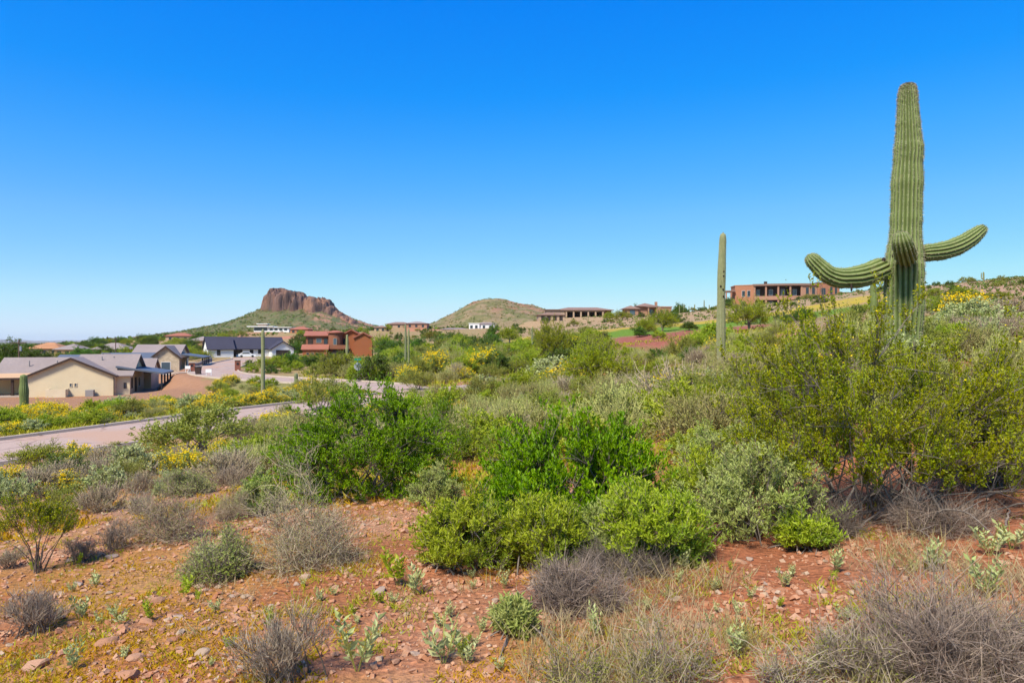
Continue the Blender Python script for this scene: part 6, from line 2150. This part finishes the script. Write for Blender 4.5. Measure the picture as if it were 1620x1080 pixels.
STN = []
for i in range(8):
    me = stone_geo(np.random.default_rng(500 + i)); me.materials.append(M['stone_pink'] if i < 6 else M['stone_grey']); STN.append(me)


def rock(px, py, wpx, label, group=None, i=None):
    p, s = ground_at(px, py)
    o = link('rock', STN[int(rs.integers(8)) if i is None else i])
    k_ = wpx * s
    o.scale = (k_, k_ * rs.uniform(.8, 1.1), k_ * rs.uniform(.7, 1.1))
    o.rotation_euler = (rs.uniform(-.2, .2), rs.uniform(-.2, .2), rs.uniform(0, 6.28))
    o.location = (p[0], p[1], p[2] + k_ * .10)
    tag(o, label, 'rock', group)
    return o


for r in ((246, 955, 34, 'pale pink rock alone on the left gravel slope', 0), (176, 882, 22, 'grey rock below the thin upright twig bush', 6), (230, 988, 28, 'flat pink rock below the pale pink one', 1), (60, 1058, 46, 'long pink slab of rock at the bottom left', 2),
          (170, 1020, 40, 'broad flat rock left of the bottom slope middle', 3), (215, 1045, 30, 'pink rock below the broad flat one', 4), (320, 1035, 26, 'upturned brown rock at the bottom left', 5), (595, 985, 30, 'pale rock right of the spiky twig bush', 0),
          (600, 938, 28, 'whitish rock in the gravel below the wide grey mound', 6), (625, 1050, 26, 'dark red rock beside the silver seedling clump', 2), (1395, 895, 34, 'flat red stone on the bare patch below the big creosote', 3), (1540, 700, 44, 'white-grey boulder behind the right creosote', 7),
          (205, 1072, 42, 'pink rock cut by the bottom edge at left', 1), (775, 1062, 26, 'pinkish rock at the bottom edge left of centre', 0), (285, 1003, 24, 'greyish rock in the left gravel', 7)):
    rock(r[0], r[1], r[2], r[3], None, r[4])
for q in range(230):
    u = rs.random()
    px_, py_ = (rs.uniform(0, 800), rs.uniform(880, 1078)) if u < .75 else (rs.uniform(1050, 1600), rs.uniform(885, 1000))
    o = rock(px_, py_, 8 + 16 * rs.random() ** 2.2, 'stone', 'loose stones on the foreground gravel')
    LATE.append((o, 'small loose pinkish stone', o.location.x, o.location.y))

# gravel
rg = np.random.default_rng(15)
ico = []
import bmesh
bm = bmesh.new(); bmesh.ops.create_cube(bm, size=0.8); bmesh.ops.triangulate(bm, faces=bm.faces)
IV = np.array([v.co[:] for v in bm.verts]); IF = np.array([[v.index for v in f.verts] for f in bm.faces]); bm.free()


def gravel(n, px0, px1, d0, d1, smin, smax, mask=None):
    px_ = rg.uniform(px0, px1, n); d = np.exp(rg.uniform(math.log(d0), math.log(d1), n))
    x = (px_ - CX) / F * d
    if mask is not None:
        k_ = mask(px_, d, x); px_, d, x = px_[k_], d[k_], x[k_]
    n = len(x)
    z = height(x, d)
    sz = smin + (smax - smin) * rg.random(n) ** 3.4
    Rm = rdir(rg, n); U = nrm(np.cross(Rm, rdir(rg, n))); Wv = np.cross(Rm, U)
    B = np.stack([Rm * 1.0, U * .8, Wv * .62], 1)
    jit = rg.uniform(.6, 1.25, (n, len(IV), 1))
    V = np.einsum('vi,nij->nvj', IV, B) * jit * sz[:, None, None]
    V[..., 2] *= 0.75
    V += np.stack([x, d, z + sz * .12], 1)[:, None]
    Fc = IF[None] + (np.arange(n) * len(IV))[:, None, None]
    return V.reshape(-1, 3), Fc.reshape(-1, 3)


V, Fc = merge([gravel(29000, -60, 1680, 2.4, 7.5, 0.006, 0.05, lambda a, b, c: fbm(c / .5, b / .5, 67, 3) > rg.uniform(.2, .62, len(a))), gravel(6500, -60, 800, 6, 13, 0.014, 0.075), gravel(3500, 1680, 2200, 2.4, 8, 0.008, 0.05), gravel(1500, -400, -60, 3, 9, 0.01, 0.05)])
o = MB().add(V, Fc).build('gravel', M['stone_pink'])
kind(o, 'stuff', 'reddish gravel strewn over the foreground soil')


def tufts(n, px0, px1, d0, d1, blades, hgt, wid, spread, mask, rg, lean=.5, elev=None):
    px_ = rg.uniform(px0, px1, n); d = np.exp(rg.uniform(math.log(d0), math.log(d1), n))
    x = (px_ - CX) / F * d
    k_ = mask(px_, d, x)
    x, d = x[k_], d[k_]; n = len(x)
    z = height(x, d)
    i = np.repeat(np.arange(n), blades); m = len(i)
    sc_ = rg.uniform(.5, 1.3, n)[i]
    B = np.stack([x[i], d[i], z[i]], 1) + rg.normal(size=(m, 3)) * np.array((spread, spread, 0)) * sc_[:, None]
    D = nrm(np.concatenate([rg.normal(size=(m, 2)) * lean, np.ones((m, 1))], 1))
    L = hgt * sc_ * rg.uniform(.5, 1.2, m)
    return leaves(B, D, L, np.full(m, wid) * sc_, rg, .1)


def m_gold(px_, d, x):
    nz = fbm(x / .55, d / .55, 51, 4)
    return (nz > .535) & (px_ < 1010)


V, Fc = merge([tufts(5600, -60, 1000, 2.6, 9, 11, .034, .006, .03, m_gold, rg, 1.2), tufts(2500, -60, 760, 8, 16, 12, .08, .014, .05, m_gold, rg, .8)])
kind(MB().add(V, Fc).build('golden_ground_cover', M['gold']), 'stuff', 'low golden dried ground cover on the gravel')


def m_straw(px_, d, x):
    nz = fbm(x / .8, d / .8, 57, 4)
    return (nz > np.where(d > 3.5, .60, .47)) & (px_ > 820)


V, Fc = merge([tufts(1900, 800, 1680, 2.4, 4.6, 7, .16, .0035, .05, m_straw, rg, .7), tufts(900, 300, 1100, 2.4, 5, 7, .12, .0035, .05, lambda a, b, c: fbm(c / .6, b / .6, 59, 3) > .55, rg, .7)])
kind(MB().add(V, Fc).build('dry_grass', M['straw']), 'stuff', 'thin straw-coloured dry grass in the foreground')


def m_any(px_, d, x):
    ok = fbm(x / 2.5, d / 2.5, 63, 3) > .40
    for L, half in ROADS:
        ok &= line_dist(x, d, L)[0] > half + .7
    return ok


V, Fc = merge([tufts(5200, -60, 1680, 2.6, 9.5, 12, .05, .0055, .035, lambda a, b, c: fbm(c / .6, b / .6, 69, 3) > .57, rg, .9), tufts(1800, 1680, 2200, 2.6, 30, 8, .10, .014, .06, m_any, rg, .8), tufts(5600, 300, 1680, 8.5, 30, 8, .13, .022, .10, m_any, rg, .8), tufts(4200, -60, 1680, 29, 60, 8, .22, .045, .25, lambda a, b, c: m_any(a, b, c) & ((a > 620) | (b < 54 + np.maximum(a - 110, 0) * .055)), rg, .8),
               tufts(4500, -60, 620, 38, 84, 9, .32, .07, .3, lambda a, b, c: m_any(a, b, c) & (b < 54 + np.maximum(a - 110, 0) * .055), rg, .7), tufts(3500, 480, 1260, 62, 112, 8, .5, .12, .5, m_any, rg, .7)])
kind(MB().add(V, Fc).build('annual_ground_cover', M['annual']), 'stuff', 'yellow-green spring annuals covering the slopes')

# shrubs on the far hills, too many and too small to count
S = np.array(SCATTER)
# plus dots on the right hill and the slopes below the houses, and the valley
xx = []
for (n, a, b, c, d_, s0, s1) in ((1500, 1380, 1680, 90, 200, .3, .8), (1500, 800, 1440, 180, 330, .4, 1.0), (1500, -40, 760, 420, 1000, 1.5, 4.0), (2200, -80, 420, 600, 2600, 2.0, 6.0)):
    p_ = rg.uniform(a, b, n); q_ = np.exp(rg.uniform(math.log(c), math.log(d_), n)); x_ = (p_ - CX) / F * q_
    xx.append(np.stack([x_, q_, height(x_, q_), rg.uniform(s0, s1, n), (rg.random(n) < .45).astype(float)], 1))
S = np.concatenate([S] + xx)
for kk, mt, lb in ((0, 'farleaf', 'olive scrub dotting the far hills and slopes'), (1, 'darkleaf', 'dark green scrub dotting the far hills and the valley')):
    T = S[S[:, 4] == kk]
    m = 6
    i = np.repeat(np.arange(len(T)), m)
    dr = rdir(rg, len(i)); dr[:, 2] = np.abs(dr[:, 2])
    sz = T[i, 3]
    B = T[i, :3] + dr * (sz * .42)[:, None] * rg.random((len(i), 1)) ** .4 - np.array((0, 0, .1)) * sz[:, None]
    v, f = leaves(B, dr + rdir(rg, len(i)) * .7, sz * .62, sz * .50, rg, .3)
    kind(MB().add(v, f).build('hillside_scrub', M[mt]), 'stuff', lb)

# ------------------------------------------------------------------ haze: clear desert air, seen only over kilometres
hz = MB().box(-16000, 16000, -600, 14500, -40, 118).mesh('haze', bpy.data.materials.new('haze_air'))
hm = hz.materials[0]
hm.use_nodes = True
hm.node_tree.nodes.clear()
pv = hm.node_tree.nodes.new('ShaderNodeVolumePrincipled')
pv.inputs['Color'].default_value = (0.84, 0.94, 0.98, 1)
pv.inputs['Density'].default_value = 3.0e-5
pv.inputs['Anisotropy'].default_value = 0.2
ho = hm.node_tree.nodes.new('ShaderNodeOutputMaterial')
hm.node_tree.links.new(pv.outputs[0], ho.inputs['Volume'])
kind(link('haze', hz), 'stuff', 'thin pale air haze over the whole valley')

# ------------------------------------------------------------------ labels of the scattered plants and stones: by what they stand beside
LAND = [(592, 9.6, 'the tall jojoba'), (915, 6.6, 'the central jojoba'), (1395, 5.0, 'the big creosote'), (1429, 12, 'the giant saguaro'), (1140, 36, 'the tall thin pale saguaro'), (718, 24, 'the leaning dead branch'),
        (1092, 30, 'the forked dead stump'), (566, 84, 'the stop sign'), (110, 97, 'the wide cream gable'), (395, 200, 'the white house'), (540, 168, 'the terracotta house'), (644, 90, 'the two thin saguaros'),
        (938, 52, 'the large feathery palo verde'), (905, 40, 'the bright yellow brittlebush'), (930, 280, 'the long tan house'), (1245, 318, 'the mansion'), (376, 116, 'the brick mailbox pillar'),
        (38, 60, 'the stout short saguaro'), (416, 58, 'the brown-based saguaro'), (1028, 268, 'the pink-brown house'), (288, 57, 'the small barrel cactus'), (510, 48, 'the rounded creosote by the road'),
        (310, 17, 'the feathery roadside creosote'), (215, 14, 'the silvery left-slope brittlebush'), (1382, 52, 'the half-hidden saguaro column'), (1185, 108, 'the forked palo verde'), (842, 112, 'the fairway saguaro'),
        (1525, 20, 'the hillside yellow brittlebush'), (1556, 165, 'the skyline saguaro'), (1475, 80, 'the hillside palo verde'), (764, 394, 'the low white house'), (468, 74, 'the stubby kerb saguaro'),
        (66, 258, 'the orange-roofed house'), (150, 248, 'the second utility pole'), (280, 372, 'the red-tiled house'), (640, 420, 'the skyline houses'), (250, 128, 'the stone-gabled house'), (780, 165, 'the dark upright tree'),
        (246, 4.4, 'the pale pink rock'), (60, 3.4, 'the long pink slab'), (595, 3.7, 'the pale rock by the spiky bush'), (455, 3.0, 'the spiky twig bush'), (340, 4.9, 'the olive-grey twig bush'), (58, 5.6, 'the small left creosote'),
        (500, 5.2, 'the wide grey twig mound'), (702, 3.2, 'the tall silver seedling'), (1490, 2.6, 'the bottom-right twig bush'), (1395, 4.0, 'the flat red stone'), (1032, 4.8, 'the yellow-green leafy bush'), (176, 6.2, 'the grey rock'),
        (905, 3.7, 'the bare twig tangle'), (815, 3.5, 'the low silver-green plant'), (1180, 5, 'the grey-green leafy bush')]
LX = np.array([(a - CX) / F for a, b, c in LAND]); LDl = np.log(np.array([b for a, b, c in LAND]))
cells = {}
for o, look, x, y in LATE:
    u = x / max(y, .5); v = math.log(max(y, .5))
    i = int(np.argmin((LX - u) ** 2 * 9 + (LDl - v) ** 2))
    du, dv = (u - LX[i]) * 3, v - LDl[i]
    side = ('left of' if du < 0 else 'right of') if abs(du) > abs(dv) * .8 else ('in front of' if dv < 0 else 'behind')
    cells.setdefault((look, i, side), []).append((du * du + dv * dv, o))
ORD = ['', 'second ', 'third ', 'fourth ', 'fifth ', 'sixth ', 'seventh ', 'eighth ', 'ninth ', 'tenth ', 'eleventh ', 'twelfth ']
for (look, i, side), lst in cells.items():
    lst.sort(key=lambda t: t[0])
    for n_, (_, o) in enumerate(lst):
        word = ORD[n_] if n_ < len(ORD) else '%dth ' % (n_ + 1)
        o['label'] = (look + ' ' + side + ' ' + LAND[i][2]) if len(lst) == 1 else (look + ', ' + word + 'nearest ' + side + ' ' + LAND[i][2])
